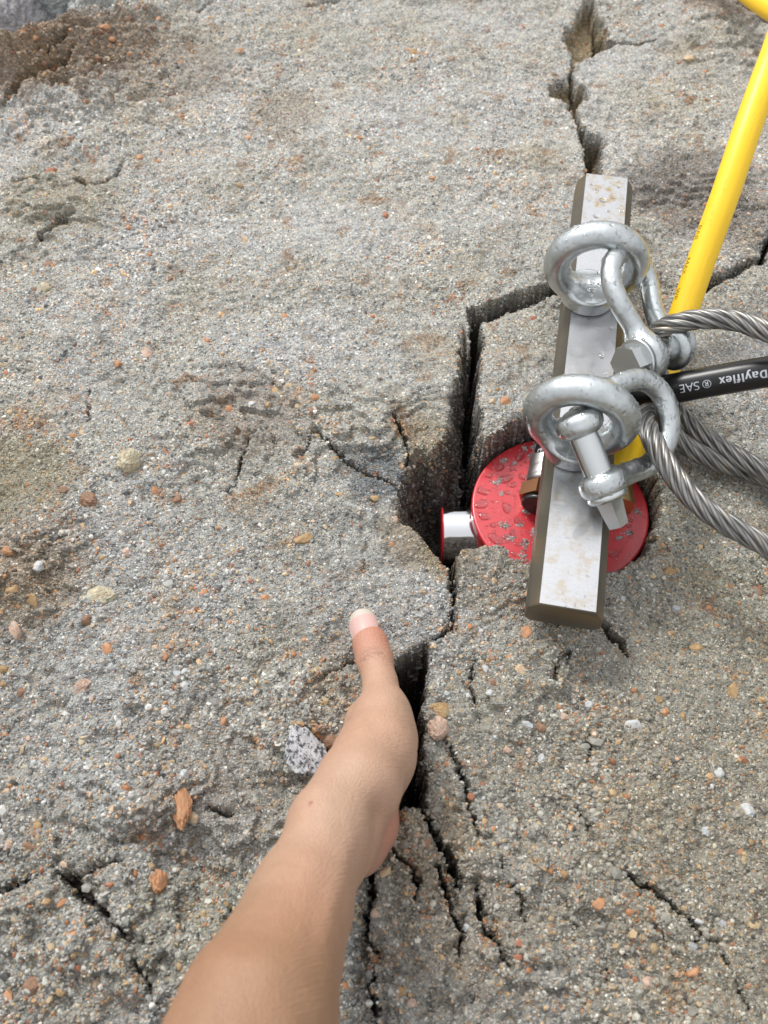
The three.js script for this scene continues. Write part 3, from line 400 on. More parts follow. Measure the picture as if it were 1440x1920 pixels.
// ---------------------------------------------------------------- metals
const galv = new THREE.MeshStandardMaterial({ color: lin(1, 1, 1), vertexColors: true, metalness: 1, roughness: 0.33 });
const zinc = std([0.6, 0.62, 0.62], 0.27, 1), chrome = std([0.62, 0.62, 0.64], 0.09, 1), darkSteel = std([0.32, 0.31, 0.3], 0.45, 0.9), blackRubber = std([0.018, 0.018, 0.02], 0.38);
const bumpy = (x, y, z, a = 0.00022) => a * (n3(x * 210, y * 210, z * 210 + 40) + 0.6 * n3(x * 520, y * 520, z * 520 + 11));
function patina(g) { return colorize(g, (x, y, z, o) => { const a = n3(x * 130 + 5, y * 130, z * 130 + 60), b = n3(x * 420, y * 420, z * 420 + 30); const v = 0.58 + 0.09 * a + 0.05 * b, t = smooth(0.45, 0.8, a) * 0.25; o[0] = v * 0.95 * (1 - 0.1 * t); o[1] = v * (1 - 0.14 * t); o[2] = v * 1.01 * (1 - 0.3 * t); }); }
const waterMat = new THREE.MeshPhysicalMaterial({ color: lin(1, 1, 1), roughness: 0.02, transmission: 1, thickness: 0.002, ior: 1.33 });
const dropGeo = (() => { const g = new THREE.SphereGeometry(1, 20, 12); const p = g.attributes.position; for (let i = 0; i < p.count; i++) { const y = p.getY(i); p.setY(i, y < 0 ? y * 0.12 : y * 0.42); } g.computeVertexNormals(); return g; })();
const beadGeo = (() => { const g = new THREE.SphereGeometry(1, 10, 6); const p = g.attributes.position; for (let i = 0; i < p.count; i++) { const y = p.getY(i); p.setY(i, y < 0 ? y * 0.15 : y * 0.5); } g.computeVertexNormals(); return g; })();
function beads(geo, count, seed, parent, lo = 0.0005, hi = 0.0015) { // water beads on upward faces
  const p = geo.attributes.position, n = geo.attributes.normal, r = rng(seed), ms = [], q = new THREE.Quaternion(), M = new THREE.Matrix4(), up = V(0, 1, 0), N = V(0, 0, 0);
  for (let t = 0; t < count * 30 && ms.length < count; t++) { const i = Math.floor(r() * p.count); N.fromBufferAttribute(n, i); if (N.clone().applyQuaternion(parent.quaternion).y < -0.1) continue; const s = lo + (hi - lo) * r() ** 2.2; q.setFromUnitVectors(up, N); M.compose(V(p.getX(i), p.getY(i), p.getZ(i)), q, V(s * (0.8 + 0.4 * r()), s, s * (0.8 + 0.5 * r()))); ms.push(M.clone()); }
  const im = new THREE.InstancedMesh(beadGeo, waterMat, ms.length); ms.forEach((m, i) => im.setMatrixAt(i, m)); im.name = numbered('water_bead'); im.userData = { kind: 'stuff' }; parent.add(im);
}

// ---------------------------------------------------------------- hydraulic cylinder in its hole
const redPaint = new THREE.MeshPhysicalMaterial({ color: lin(0.52, 0.018, 0.028), roughness: 0.45, clearcoat: 0.7, clearcoatRoughness: 0.22 });
const cyl = thing('hydraulic_cylinder', 'round red wet steel cylinder sunk in the drilled hole under the bar', 'cylinder', DISC.clone());
cyl.rotation.x = -0.03;
{
  const pr = [[0, 0], [DISC_R - 0.0015, 0], [DISC_R - 0.0004, -0.0005], [DISC_R, -0.0016], [DISC_R, -0.007], [DISC_R - 0.002, -0.009], [DISC_R - 0.002, -0.115], [0, -0.115]].reverse().map(([x, y]) => new THREE.Vector2(Math.max(x, 1e-5), y));
  const plate = part('body', new THREE.LatheGeometry(pr, 128), redPaint, cyl); plate.geometry.computeVertexNormals();
  const pist = new THREE.CylinderGeometry(0.0182, 0.0182, 0.075, 96); pist.rotateZ(Math.PI / 2); const piston = part('piston', pist, chrome, cyl); piston.position.set(-0.0335, -0.030, 0.001);
  const capG = new THREE.LatheGeometry([[0, -0.001], [0.0174, -0.001], [0.0180, -0.0006], [0.0180, 0.0006], [0, 0.0006]].map(([x, y]) => new THREE.Vector2(Math.max(x, 1e-5), y)), 48); capG.rotateZ(Math.PI / 2); const cap = part('piston_cap', capG, redPaint, piston); cap.position.set(-0.0381, 0, 0);
  const post = new THREE.CylinderGeometry(0.011, 0.011, 0.026, 24); post.translate(0.0, 0.0125, 0); part('spacer', post, darkSteel, cyl).position.set(0.01, 0, 0.0);
  // water on the plate
  const rr = rng(8), loc = (px, py) => { const p = at(px, py, DISC.y); return [p.x - DISC.x, p.z - DISC.z]; };
  const blob = [0, 1, 2, 3].map((s) => { const g = dropGeo.clone(), p = g.attributes.position; for (let i = 0; i < p.count; i++) { const x = p.getX(i), z = p.getZ(i), a = Math.atan2(z, x), m = 1 + 0.16 * Math.sin(2 * a + s) + 0.1 * Math.sin(3 * a + 2 * s); p.setX(i, x * m); p.setZ(i, z * m); } g.computeVertexNormals(); return g; });
  const used = [];
  const drop = (x, z, r, st = 1, turn = rr() * 6) => { if (Math.hypot(x, z) + r > DISC_R - 0.001) return; for (const [a, b, c] of used) if (Math.hypot(a - x, b - z) < c + r * 0.9) return; used.push([x, z, r * Math.max(1, st * 0.8)]); const m = part('water_drop', blob[Math.floor(rr() * 4)], waterMat, cyl); m.position.set(x, 0, z); m.scale.set(r * st, r * 0.85, r); m.rotation.y = turn; };
  for (const [px, py, s, st, tu] of [[905, 920, 10], [903, 945, 11, 1.1, 0.4], [908, 968, 10], [912, 1000, 13, 1.15, -0.2], [930, 1012, 11, 1.3, -0.7], [918, 890, 8], [948, 897, 10, 1.4, 0.5], [962, 908, 7], [980, 893, 8], [952, 923, 6], [973, 978, 9], [925, 985, 6], [962, 1000, 7, 1.2, -1], [938, 875, 8, 1.2, 0.8], [975, 855, 8, 1.4, 1.1], [950, 952, 9, 1.3, -1.1], [962, 972, 8, 1.2, 0.5], [940, 1035, 6], [1150, 1040, 9], [1180, 975, 6], [1165, 930, 6], [1128, 1050, 6], [1110, 1058, 6], [965, 1040, 6], [1170, 900, 5]]) { const [x, z] = loc(px, py); drop(x, z, s * 0.00034, st || 1, tu ?? 0); }
  for (let i = 0; i < 900 && used.length < 280; i++) { const a = rr() * 6.3, q = DISC_R * Math.sqrt(rr()), x = Math.cos(a) * q, z = Math.sin(a) * q; if (x > -0.008 && x < 0.028 && z > -0.04) continue; drop(x, z, 0.0005 + 0.0014 * rr() ** 3, 1 + 0.2 * rr()); }
  // grit washed onto it
  const ms = [], cs = [], M = new THREE.Matrix4(), q = new THREE.Quaternion(), e = new THREE.Euler();
  const spots = [[930, 905, 6], [940, 925, 5], [938, 900, 5], [945, 985, 8], [955, 1010, 8], [985, 1020, 10], [980, 1045, 10], [990, 1062, 10], [948, 1036, 9], [975, 985, 5], [945, 862, 8], [1005, 835, 13], [998, 852, 9], [985, 840, 8], [985, 960, 5], [1160, 935, 6], [1172, 920, 5], [1150, 990, 7], [1178, 1000, 8], [1130, 1020, 6], [1160, 1010, 5], [1195, 960, 7], [965, 868, 4], [1000, 1000, 8]];
  for (const [px, py, s] of spots) { const [cx, cz] = loc(px, py), f1 = rr() * 6, f2 = rr() * 6, el = 0.7 + 0.9 * rr(); for (let i = 0; i < s * 13; i++) { const a = rr() * 6.3, d = s * 0.00036 * Math.sqrt(rr()) * (0.75 + 0.35 * Math.sin(a * 2 + f1) + 0.25 * Math.sin(a * 5 + f2)), x = cx + Math.cos(a) * d * el, z = cz + Math.sin(a) * d; if (Math.hypot(x, z) > DISC_R - 0.0012) continue; const r = 0.0003 + 0.0005 * rr() * rr(); e.set(rr() * 6, rr() * 6, rr() * 6); q.setFromEuler(e); M.compose(V(x, r * 0.2, z), q, V(r, r * 0.8, r)); ms.push(M.clone()); const g = [0.33, 0.22, 0.45, 0.6, 0.1, 0.28][Math.floor(rr() * 6)], w = rr() < 0.1; cs.push(w ? 0.4 : g, w ? 0.28 : g, w ? 0.16 : g * 0.97); } }
  for (let i = 0; i < 260; i++) { const a = rr() * 6.3, d = DISC_R * Math.sqrt(rr()) * 0.98, r = 0.0002 + 0.0003 * rr(); M.compose(V(Math.cos(a) * d, r * 0.2, Math.sin(a) * d), q, V(r, r, r)); ms.push(M.clone()); const g = 0.2 + 0.4 * rr(); cs.push(g, g, g * 0.96); }
  const im = new THREE.InstancedMesh(stoneGeo(950, 0, 0.85, null), std([1, 1, 1], 0.7), ms.length); ms.forEach((m, i) => im.setMatrixAt(i, m)); im.instanceColor = new THREE.InstancedBufferAttribute(new Float32Array(cs), 3); im.name = numbered('grit'); im.userData = { kind: 'stuff' }; cyl.add(im);
}

// ---------------------------------------------------------------- steel bar with two eye nuts
const TOP = 0.041;
const b0 = at(1138, 330, TOP), b1 = at(1064, 1141, TOP), barL = b0.distanceTo(b1), bdir = b1.clone().sub(b0).normalize();
const barW = (at(1013, 1140, TOP).distanceTo(at(1115, 1140, TOP)) + at(1098, 332, TOP).distanceTo(at(1178, 332, TOP))) / 2 * 1.01;
const bar = thing('steel_bar', 'long steel bar with bright machined top lying across the hole, two eye nuts on it', 'bar', b0.clone());
bar.rotation.y = Math.atan2(bdir.x, bdir.z);
{
  const w = barW / 2, s = new THREE.Shape(), pts = [[-w, 0], [w, 0], [w + 0.0048, -0.006], [w + 0.0055, -0.011], [w + 0.0055, -0.0175], [w + 0.002, -0.0205], [-w - 0.002, -0.0205], [-w - 0.0055, -0.0175], [-w - 0.0055, -0.011], [-w - 0.0048, -0.006]];
  s.moveTo(...pts[0]); for (const p of pts.slice(1)) s.lineTo(...p); s.closePath();
  const body = new THREE.ExtrudeGeometry(s, { depth: barL - 0.004, bevelEnabled: true, bevelThickness: 0.002, bevelSize: 0.0006, bevelSegments: 2, steps: 90, bevelOffset: -0.0006 }); body.translate(0, 0, 0.002);
  colorize(body, (x, y, z, o) => { const a = n3(x * 120, y * 120, z * 28 + 4), b = n3(x * 300, y * 300, z * 110 + 9); let rust = smooth(0.15, 0.6, n3(x * 60 + 9, y * 90, z * 55 + 30)); const v = 1 + 0.3 * a + 0.25 * b; rust *= 0.6; o[0] = lerp(0.1, 0.2, rust) * v; o[1] = lerp(0.088, 0.125, rust) * v; o[2] = lerp(0.066, 0.045, rust) * v; });
  part('bar_body', body, new THREE.MeshStandardMaterial({ vertexColors: true, roughness: 0.42, metalness: 0.35 }), bar);
  // machined face: bright, with water marks and rust bloom
  const W = 256, Hh = 1024, d = tex(W, Hh, (i, j, o) => {
    const u = i / W - 0.5, v = 1 - j / Hh, x = u * barW, z = v * barL, st = 0.03 * n2(x * 150 + 3, z * 2600) + 0.025 * n2(x * 900, z * 900);
    let r = 0.5 + st, g = 0.5 + st, b = 0.51 + st;
    const end = Math.max(smooth(0.085, 0.02, z), smooth(0.235, 0.275, z) * 0.42, 0.5 * smooth(0.02, 0.0, Math.abs(z - 0.19))), n = fbm(x * 110 + 7, z * 90 + 2, 3), n1 = n2(x * 300, z * 520);
    const ru = end * (0.75 * smooth(0.0, 0.5, n + 0.35 * n1 + 0.2 * n2(x * 900, z * 1500)) + 0.25 * smooth(0.2, 0.5, n2(x * 140 + 9, z * 160))); r = lerp(r, 0.4, ru); g = lerp(g, 0.28, ru); b = lerp(b, 0.11, ru);
    const sp = smooth(0.55, 0.7, n2(x * 420 + 50, z * 420)) * 0.35 * smooth(-0.1, 0.4, fbm(x * 60, z * 60 + 40, 2)); r *= 1 - sp; g *= 1 - sp; b *= 1 - sp;
    const ov = smooth(1, 0.7, Math.hypot((x - 0.0035 - (z - barL * 0.86) * -0.5) / 0.004, (z - barL * 0.86) / 0.0075)); r = lerp(r, 0.38, ov * 0.7); g = lerp(g, 0.38, ov * 0.7); b = lerp(b, 0.37, ov * 0.7);
    o[0] = toSrgb(clamp(r)); o[1] = toSrgb(clamp(g)); o[2] = toSrgb(clamp(b));
  }, true);
  const rough = tex(128, 512, (i, j, o) => { const n = n2(i * 0.02, j * 0.6), m = fbm(i * 0.05, j * 0.05, 3); o[1] = 255 * clamp(0.36 + 0.05 * n + 0.1 * m); o[0] = o[2] = o[1]; });
  const face = new THREE.BoxGeometry(barW - 0.0004, 0.0006, barL - 0.0008, 1, 1, 1), fp = face.attributes.position, uv = face.attributes.uv;
  for (let i = 0; i < fp.count; i++) uv.setXY(i, fp.getX(i) / barW + 0.5, 0.5 - fp.getZ(i) / barL);
  const f = part('machined_face', face, new THREE.MeshStandardMaterial({ map: d, roughnessMap: rough, roughness: 1, metalness: 0.92 }), bar); f.position.set(0, 0.0002, barL / 2);
  const sdf = (x, y, z) => {
    const q = Math.hypot(Math.hypot(x, (y - 0.0292) * 1.04) - 0.0236, z * 0.96) - 0.0083, rc = Math.hypot(x, z), c = Math.max(rc - 0.0165, Math.abs(y - 0.0052) - 0.0052), cc = Math.hypot(Math.max(rc - 0.0145, 0), Math.max(Math.abs(y - 0.0054) - 0.0034, 0)) - 0.002;
    return smin(q, rc > 0.0145 || c > 0 ? cc : Math.max(c, cc), 0.006) + bumpy(x, y, z, 0.00009);
  };
  const eg = patina(nets(sdf, [-0.036, -0.003, -0.022], [0.036, 0.066, 0.022], 0.0009));
  const eye = (px, py, turn, seed) => {
    const p = at(px, py, TOP + 0.0006), n = part('eye_nut', eg, galv, bar); bar.updateMatrixWorld(); n.position.copy(bar.worldToLocal(p)); n.rotation.y = turn - bar.rotation.y;
    const st = new THREE.LatheGeometry([[0, 0.0148], [0.0025, 0.0148], [0.0028, 0.0138], [0.0062, 0.0138], [0.0078, 0.0122], [0.0078, 0.001], [0, 0.001]].reverse().map(([x, y]) => new THREE.Vector2(Math.max(x, 1e-5), y)), 40); part('stud', st, zinc, n); beads(eg, 260, seed, n); return n;
  };
  eye(1101, 560, -0.06, 31); eye(1072, 842, -0.22, 32);
  // drops on the machined face
  const rr = rng(19); for (const [px, py, s, st] of [[1128, 665, 9, 0.5], [1150, 640, 5, 0.6], [1118, 405, 6], [1150, 370, 4], [1110, 345, 4], [1165, 395, 4], [1130, 375, 7], [1105, 375, 4], [1160, 350, 4], [1120, 355, 4], [1142, 395, 4], [1170, 372, 3], [1145, 615, 4], [1152, 690, 4], [1135, 700, 3]]) { const m = part('water_drop', dropGeo, waterMat, bar), p = bar.worldToLocal(at(px, py, TOP + 0.0006)); m.position.set(p.x, 0.0005, p.z); m.scale.set(s * 0.00034 * (st || 1), s * 0.0002, s * 0.00038); m.rotation.y = rr(); }
}
// ---------------------------------------------------------------- shackles
function tubeField(P) { return (x, y, z) => { let d = 1e9; for (let i = 0; i + 1 < P.length; i++) { const a = P[i], b = P[i + 1]; d = Math.min(d, capsule(x, y, z, a[0], b[0], a[1], b[1])); } return d; }; }
function densify(pts, n) { const c = new THREE.CatmullRomCurve3(pts.map((p) => V(p[0], p[1], p[2])), false, 'centripetal'), o = []; for (let i = 0; i <= n; i++) { const u = i / n, f = u * (pts.length - 1), k = Math.min(pts.length - 2, Math.floor(f)); o.push([c.getPoint(u), lerp(pts[k][3], pts[k + 1][3], f - k)]); } return o; }
const P4 = (px, py, h, r) => { const p = at(px, py, h); return [p.x, p.y, p.z, r]; };
function shackleBow(bow, lugA, lugB, axis, lugR, lugT, hole) {
  const P = densify(bow, 40), tf = tubeField(P), lo = V(1e9, 1e9, 1e9), hi = lo.clone().negate(); for (const [p] of P) { lo.min(p); hi.max(p); } for (const l of [lugA, lugB]) { lo.min(l.clone().addScalar(-lugR)); hi.max(l.clone().addScalar(lugR)); } lo.addScalar(-0.012); hi.addScalar(0.012);
  const lug = (x, y, z, c) => { const dx = x - c.x, dy = y - c.y, dz = z - c.z, t = dx * axis.x + dy * axis.y + dz * axis.z, q = Math.sqrt(Math.max(0, dx * dx + dy * dy + dz * dz - t * t)), rd = 0.0054; return Math.hypot(Math.max(q - lugR + rd, 0), Math.max(Math.abs(t) - lugT + rd, 0)) - rd + Math.min(0, Math.max(q - lugR + rd, Math.abs(t) - lugT + rd)); };
  const f = (x, y, z) => smin(smin(tf(x, y, z), lug(x, y, z, lugA), 0.007), lug(x, y, z, lugB), 0.007) + bumpy(x, y, z, 0.00013);
  return patina(nets(f, lo.toArray(), hi.toArray(), 0.0009));
}
function along(geo, a, dir) { geo.applyQuaternion(new THREE.Quaternion().setFromUnitVectors(V(0, 1, 0), dir)); geo.translate(a.x, a.y, a.z); return geo; }
const lath = (pts, n = 40) => new THREE.LatheGeometry(pts.map(([x, y]) => new THREE.Vector2(Math.max(x, 1e-5), y)), n);
{ // upper shackle
  const A = at(1211, 670, 0.060), B = at(1264, 650, 0.054), ax = B.clone().sub(A).normalize();
  const t = thing('bow_shackle', 'galvanised bow shackle on the upper eye nut, hex bolt head facing the bar', 'shackle', V(0, 0, 0), 'shackles joining eye nuts and ropes');
  const r = 0.0060, bow = [P4(1211, 670, 0.060, r * 1.1), P4(1187, 612, 0.070, r), P4(1162, 570, 0.079, r), P4(1146, 525, 0.085, r), P4(1150, 488, 0.087, r), P4(1174, 474, 0.079, r), P4(1203, 492, 0.060, r), P4(1217, 532, 0.051, r), P4(1225, 578, 0.049, r), P4(1242, 622, 0.050, r), P4(1264, 650, 0.054, r * 1.1)];
  const g = shackleBow(bow, A, B, ax, 0.0142, 0.0066); part('bow', g, galv, t); beads(g, 420, 51, t, 0.0005, 0.0014);
  part('pin', along(lath([[0, -0.009], [0.0078, -0.009], [0.0078, 0.028], [0, 0.028]]), A, ax), zinc, t);
  const hex = new THREE.CylinderGeometry(0.0112, 0.0112, 0.009, 6); hex.translate(0, -0.0135, 0); part('bolt_head', along(hex.toNonIndexed(), A, ax), zinc, t).geometry.computeVertexNormals();
  part('washer', along(lath([[0, -0.0092], [0.0125, -0.0092], [0.0132, -0.0085], [0.0132, -0.0066], [0, -0.0066]]), A, ax), zinc, t);
}
{ // lower shackle
  const A = at(1086, 795, 0.078), B = at(1130, 908, 0.0585), ax = B.clone().sub(A).normalize();
  const t = thing('bow_shackle', 'galvanised bow shackle through the lower eye nut, square pin end over the red plate', 'shackle', V(0, 0, 0), 'shackles joining eye nuts and ropes');
  const r = 0.0062, bow = [P4(1086, 795, 0.078, r * 1.05), P4(1112, 752, 0.079, r), P4(1158, 722, 0.076, r), P4(1206, 713, 0.070, r), P4(1240, 738, 0.062, r), P4(1254, 785, 0.054, r), P4(1248, 832, 0.048, r), P4(1222, 868, 0.046, r), P4(1182, 886, 0.050, r), P4(1130, 908, 0.0585, r * 1.1)];
  const g = shackleBow(bow, A, B, ax, 0.0128, 0.0062); part('bow', g, galv, t); beads(g, 420, 52, t, 0.0005, 0.0014);
  const L = A.distanceTo(B); part('pin', along(lath([[0, -0.004], [0.0078, -0.004], [0.0078, L], [0.0105, L + 0.0055], [0.0112, L + 0.0068], [0.0104, L + 0.0088], [0.006, L + 0.0098], [0, L + 0.0098]]), A, ax), zinc, t);
  let sq = new THREE.CylinderGeometry(0.0055, 0.0076, 0.016, 4, 6); sq.rotateY(Math.PI / 4); { const p = sq.attributes.position; for (let i = 0; i < p.count; i++) { const m = 1 + 0.03 * n3(p.getX(i) * 400, p.getY(i) * 300, p.getZ(i) * 400); p.setXYZ(i, p.getX(i) * m * 1.06, p.getY(i), p.getZ(i) * m * 0.92); } } sq.translate(0, L + 0.0165, 0); part('pin_end', along(sq.toNonIndexed(), A, ax), zinc, t).geometry.computeVertexNormals();
}
// ---------------------------------------------------------------- wire ropes
const wireBump = tex(64, 64, (i, j, o) => { const s = Math.abs(Math.sin(Math.PI * (j / 64 * 5 + i / 64))); o[0] = o[1] = o[2] = 255 * Math.pow(s, 0.5); });
function wireRope(label, pts, rad, seed) {
  const c = new THREE.CatmullRomCurve3(pts.map((p) => at(...p)), false, 'centripetal'), L = c.getLength(), N = Math.ceil(L / 0.0011), fr = c.computeFrenetFrames(N, false), P = []; for (let i = 0; i <= N; i++) P.push(c.getPointAt(i / N));
  const t = thing('wire_rope', label, 'wire rope', V(0, 0, 0), 'wire ropes shackled to the eye nuts');
  const b = wireBump.clone(); b.repeat.set(L / 0.009, 1); b.needsUpdate = true;
  const cm = tex(512, 64, (i, j, o) => { const s = Math.pow(Math.abs(Math.sin(Math.PI * (j / 64 * 5 + i / 64))), 0.6), w = fbm(i / 70 + seed * 9, j / 30, 3), v = lerp(0.07, 0.27, s) * (1 + 0.7 * w), br = smooth(0.05, 0.5, w); o[0] = toSrgb(clamp(v)); o[1] = toSrgb(clamp(v * lerp(0.98, 0.88, br))); o[2] = toSrgb(clamp(v * lerp(0.94, 0.72, br))); }, true); cm.repeat.set(L / 0.072, 1);
  const mat = new THREE.MeshStandardMaterial({ map: cm, bumpMap: b, bumpScale: 0.0003, metalness: 0.7, roughness: 0.4 });
  for (let s = 0; s < 6; s++) {
    const q = []; for (let i = 0; i <= N; i++) { const a = s * Math.PI / 3 + 2 * Math.PI * (i / N * L) / (rad * 12.5); q.push(P[i].clone().addScaledVector(fr.normals[i], Math.cos(a) * rad * 0.655).addScaledVector(fr.binormals[i], Math.sin(a) * rad * 0.655)); }
    class Line extends THREE.Curve { getPoint(u) { const f = u * N, k = Math.min(N - 1, Math.floor(f)); return q[k].clone().lerp(q[k + 1], f - k); } getPointAt(u) { return this.getPoint(u); } getTangentAt(u) { return this.getPoint(Math.min(1, u + 0.5 / N)).sub(this.getPoint(Math.max(0, u - 0.5 / N))).normalize(); } getTangent(u) { return this.getTangentAt(u); } }
    part('strand', new THREE.TubeGeometry(new Line(), N, rad * 0.365, 10), mat, t);
  }
  part('core', new THREE.TubeGeometry(c, Math.ceil(N / 4), rad * 0.42, 8), darkSteel, t);
}
wireRope('grey twisted wire rope looped round the upper shackle pin, arching right over the yellow hose', [[2050, 900, 0.05], [1820, 800, 0.09], [1620, 695, 0.10], [1520, 650, 0.092], [1440, 622, 0.086], [1380, 602, 0.082], [1320, 598, 0.077], [1268, 606, 0.070], [1232, 622, 0.060], [1222, 648, 0.045], [1232, 690, 0.032], [1250, 740, 0.024], [1290, 795, 0.018], [1350, 838, 0.017], [1400, 866, 0.018], [1450, 892, 0.018], [1560, 950, 0.018], [1800, 1050, 0.016], [2000, 1120, 0.014]], 0.0059, 1);
wireRope('grey twisted wire rope through the lower shackle bow, its leg crossing in front at right', [[1950, 1330, 0.02], [1760, 1230, 0.04], [1580, 1120, 0.055], [1500, 1068, 0.055], [1430, 1020, 0.055], [1350, 975, 0.056], [1290, 925, 0.058], [1248, 868, 0.060], [1218, 812, 0.058], [1212, 775, 0.045], [1235, 782, 0.032], [1275, 828, 0.022], [1340, 864, 0.014], [1390, 880, 0.010], [1460, 905, 0.008], [1560, 935, 0.010], [1780, 1000, 0.012], [1980, 1040, 0.012]], 0.0059, 2);
// ---------------------------------------------------------------- hoses
function printed(w, h, base, draw) { const c = document.createElement('canvas'); c.width = w; c.height = h; const x = c.getContext('2d'); x.fillStyle = base; x.fillRect(0, 0, w, h); draw(x, w, h); const t = new THREE.CanvasTexture(c); t.colorSpace = THREE.SRGBColorSpace; t.wrapS = t.wrapT = THREE.RepeatWrapping; return t; }
function hose(parent, pts, rad, mat, name = 'tube') { const c = new THREE.CatmullRomCurve3(pts.map((p) => at(...p)), false, 'centripetal'), L = c.getLength(); const m = part(name, new THREE.TubeGeometry(c, Math.ceil(L / 0.003), rad, 28), mat, parent); return [m, c, L]; }
let yMade, bMade;
const yHose = thing('yellow_hose', 'yellow hydraulic hose rising from under the ropes to the top right', 'hose');
{
  const m = new THREE.MeshPhysicalMaterial({ color: lin(1, 1, 1), roughness: 0.42 });
  const [mesh, c, L] = hose(yHose, [[1150, 925, -0.002], [1165, 880, 0.0], [1185, 840, 0.001], [1212, 780, 0.004], [1240, 715, 0.010], [1262, 650, 0.018], [1286, 575, 0.031], [1318, 480, 0.05], [1358, 370, 0.072], [1400, 245, 0.094], [1445, 120, 0.112], [1500, -10, 0.122], [1590, -70, 0.118], [1650, 0, 0.10], [1600, 55, 0.08], [1500, 40, 0.06], [1430, 5, 0.045], [1360, -50, 0.035], [1250, -130, 0.03]], 0.0091, m);
  const fit = new THREE.CylinderGeometry(0.0125, 0.0125, 0.014, 6); const p = at(1150, 935, -0.003); fit.rotateX(Math.PI / 2); fit.translate(p.x, p.y, p.z); part('end_fitting', fit, std([0.62, 0.45, 0.2], 0.35, 1), yHose);
  yMade = [mesh, c, L];
}
const bHose = thing('black_hose', 'black rubber hydraulic hose with pale print running right from under the bar', 'hose');
{
  const m = new THREE.MeshPhysicalMaterial({ color: lin(1, 1, 1), roughness: 0.34 });
  const [mesh, c, L] = hose(bHose, [[1024, 876, -0.0005], [1032, 842, -0.0005], [1050, 798, 0.0], [1085, 768, 0.003], [1140, 750, 0.012], [1200, 740, 0.026], [1260, 729, 0.038], [1340, 714, 0.05], [1440, 697, 0.062], [1560, 680, 0.07], [1780, 650, 0.06], [2050, 660, 0.03]], 0.0091, m);
  bMade = [mesh, c, L];
  const a = at(1026, 868, -0.0005), d = at(1008, 950, -0.0015).sub(a).normalize();
  part('ferrule', along(lath([[0.0092, -0.001], [0.0112, -0.0012], [0.0116, 0.0], [0.0112, 0.0014], [0.0112, 0.006], [0.0106, 0.0065], [0.0106, 0.0075], [0.0112, 0.008], [0.0112, 0.013], [0.0106, 0.0135], [0.0106, 0.0145], [0.0112, 0.015], [0.0112, 0.0195], [0.0, 0.0195]], 8), a, d), std([0.4, 0.37, 0.35], 0.32, 0.9), bHose);
  const hx = new THREE.CylinderGeometry(0.0128, 0.0128, 0.0095, 6); hx.translate(0, 0.0245, 0); part('hex_nut', along(hx.toNonIndexed(), a, d), std([0.42, 0.2, 0.1], 0.3, 0.9), bHose).geometry.computeVertexNormals();
  part('collar', along(lath([[0, 0.0293], [0.0102, 0.0293], [0.0102, 0.032], [0.009, 0.0328], [0, 0.0328]]), a, d), std([0.05, 0.05, 0.05], 0.3, 0.6), bHose);
}
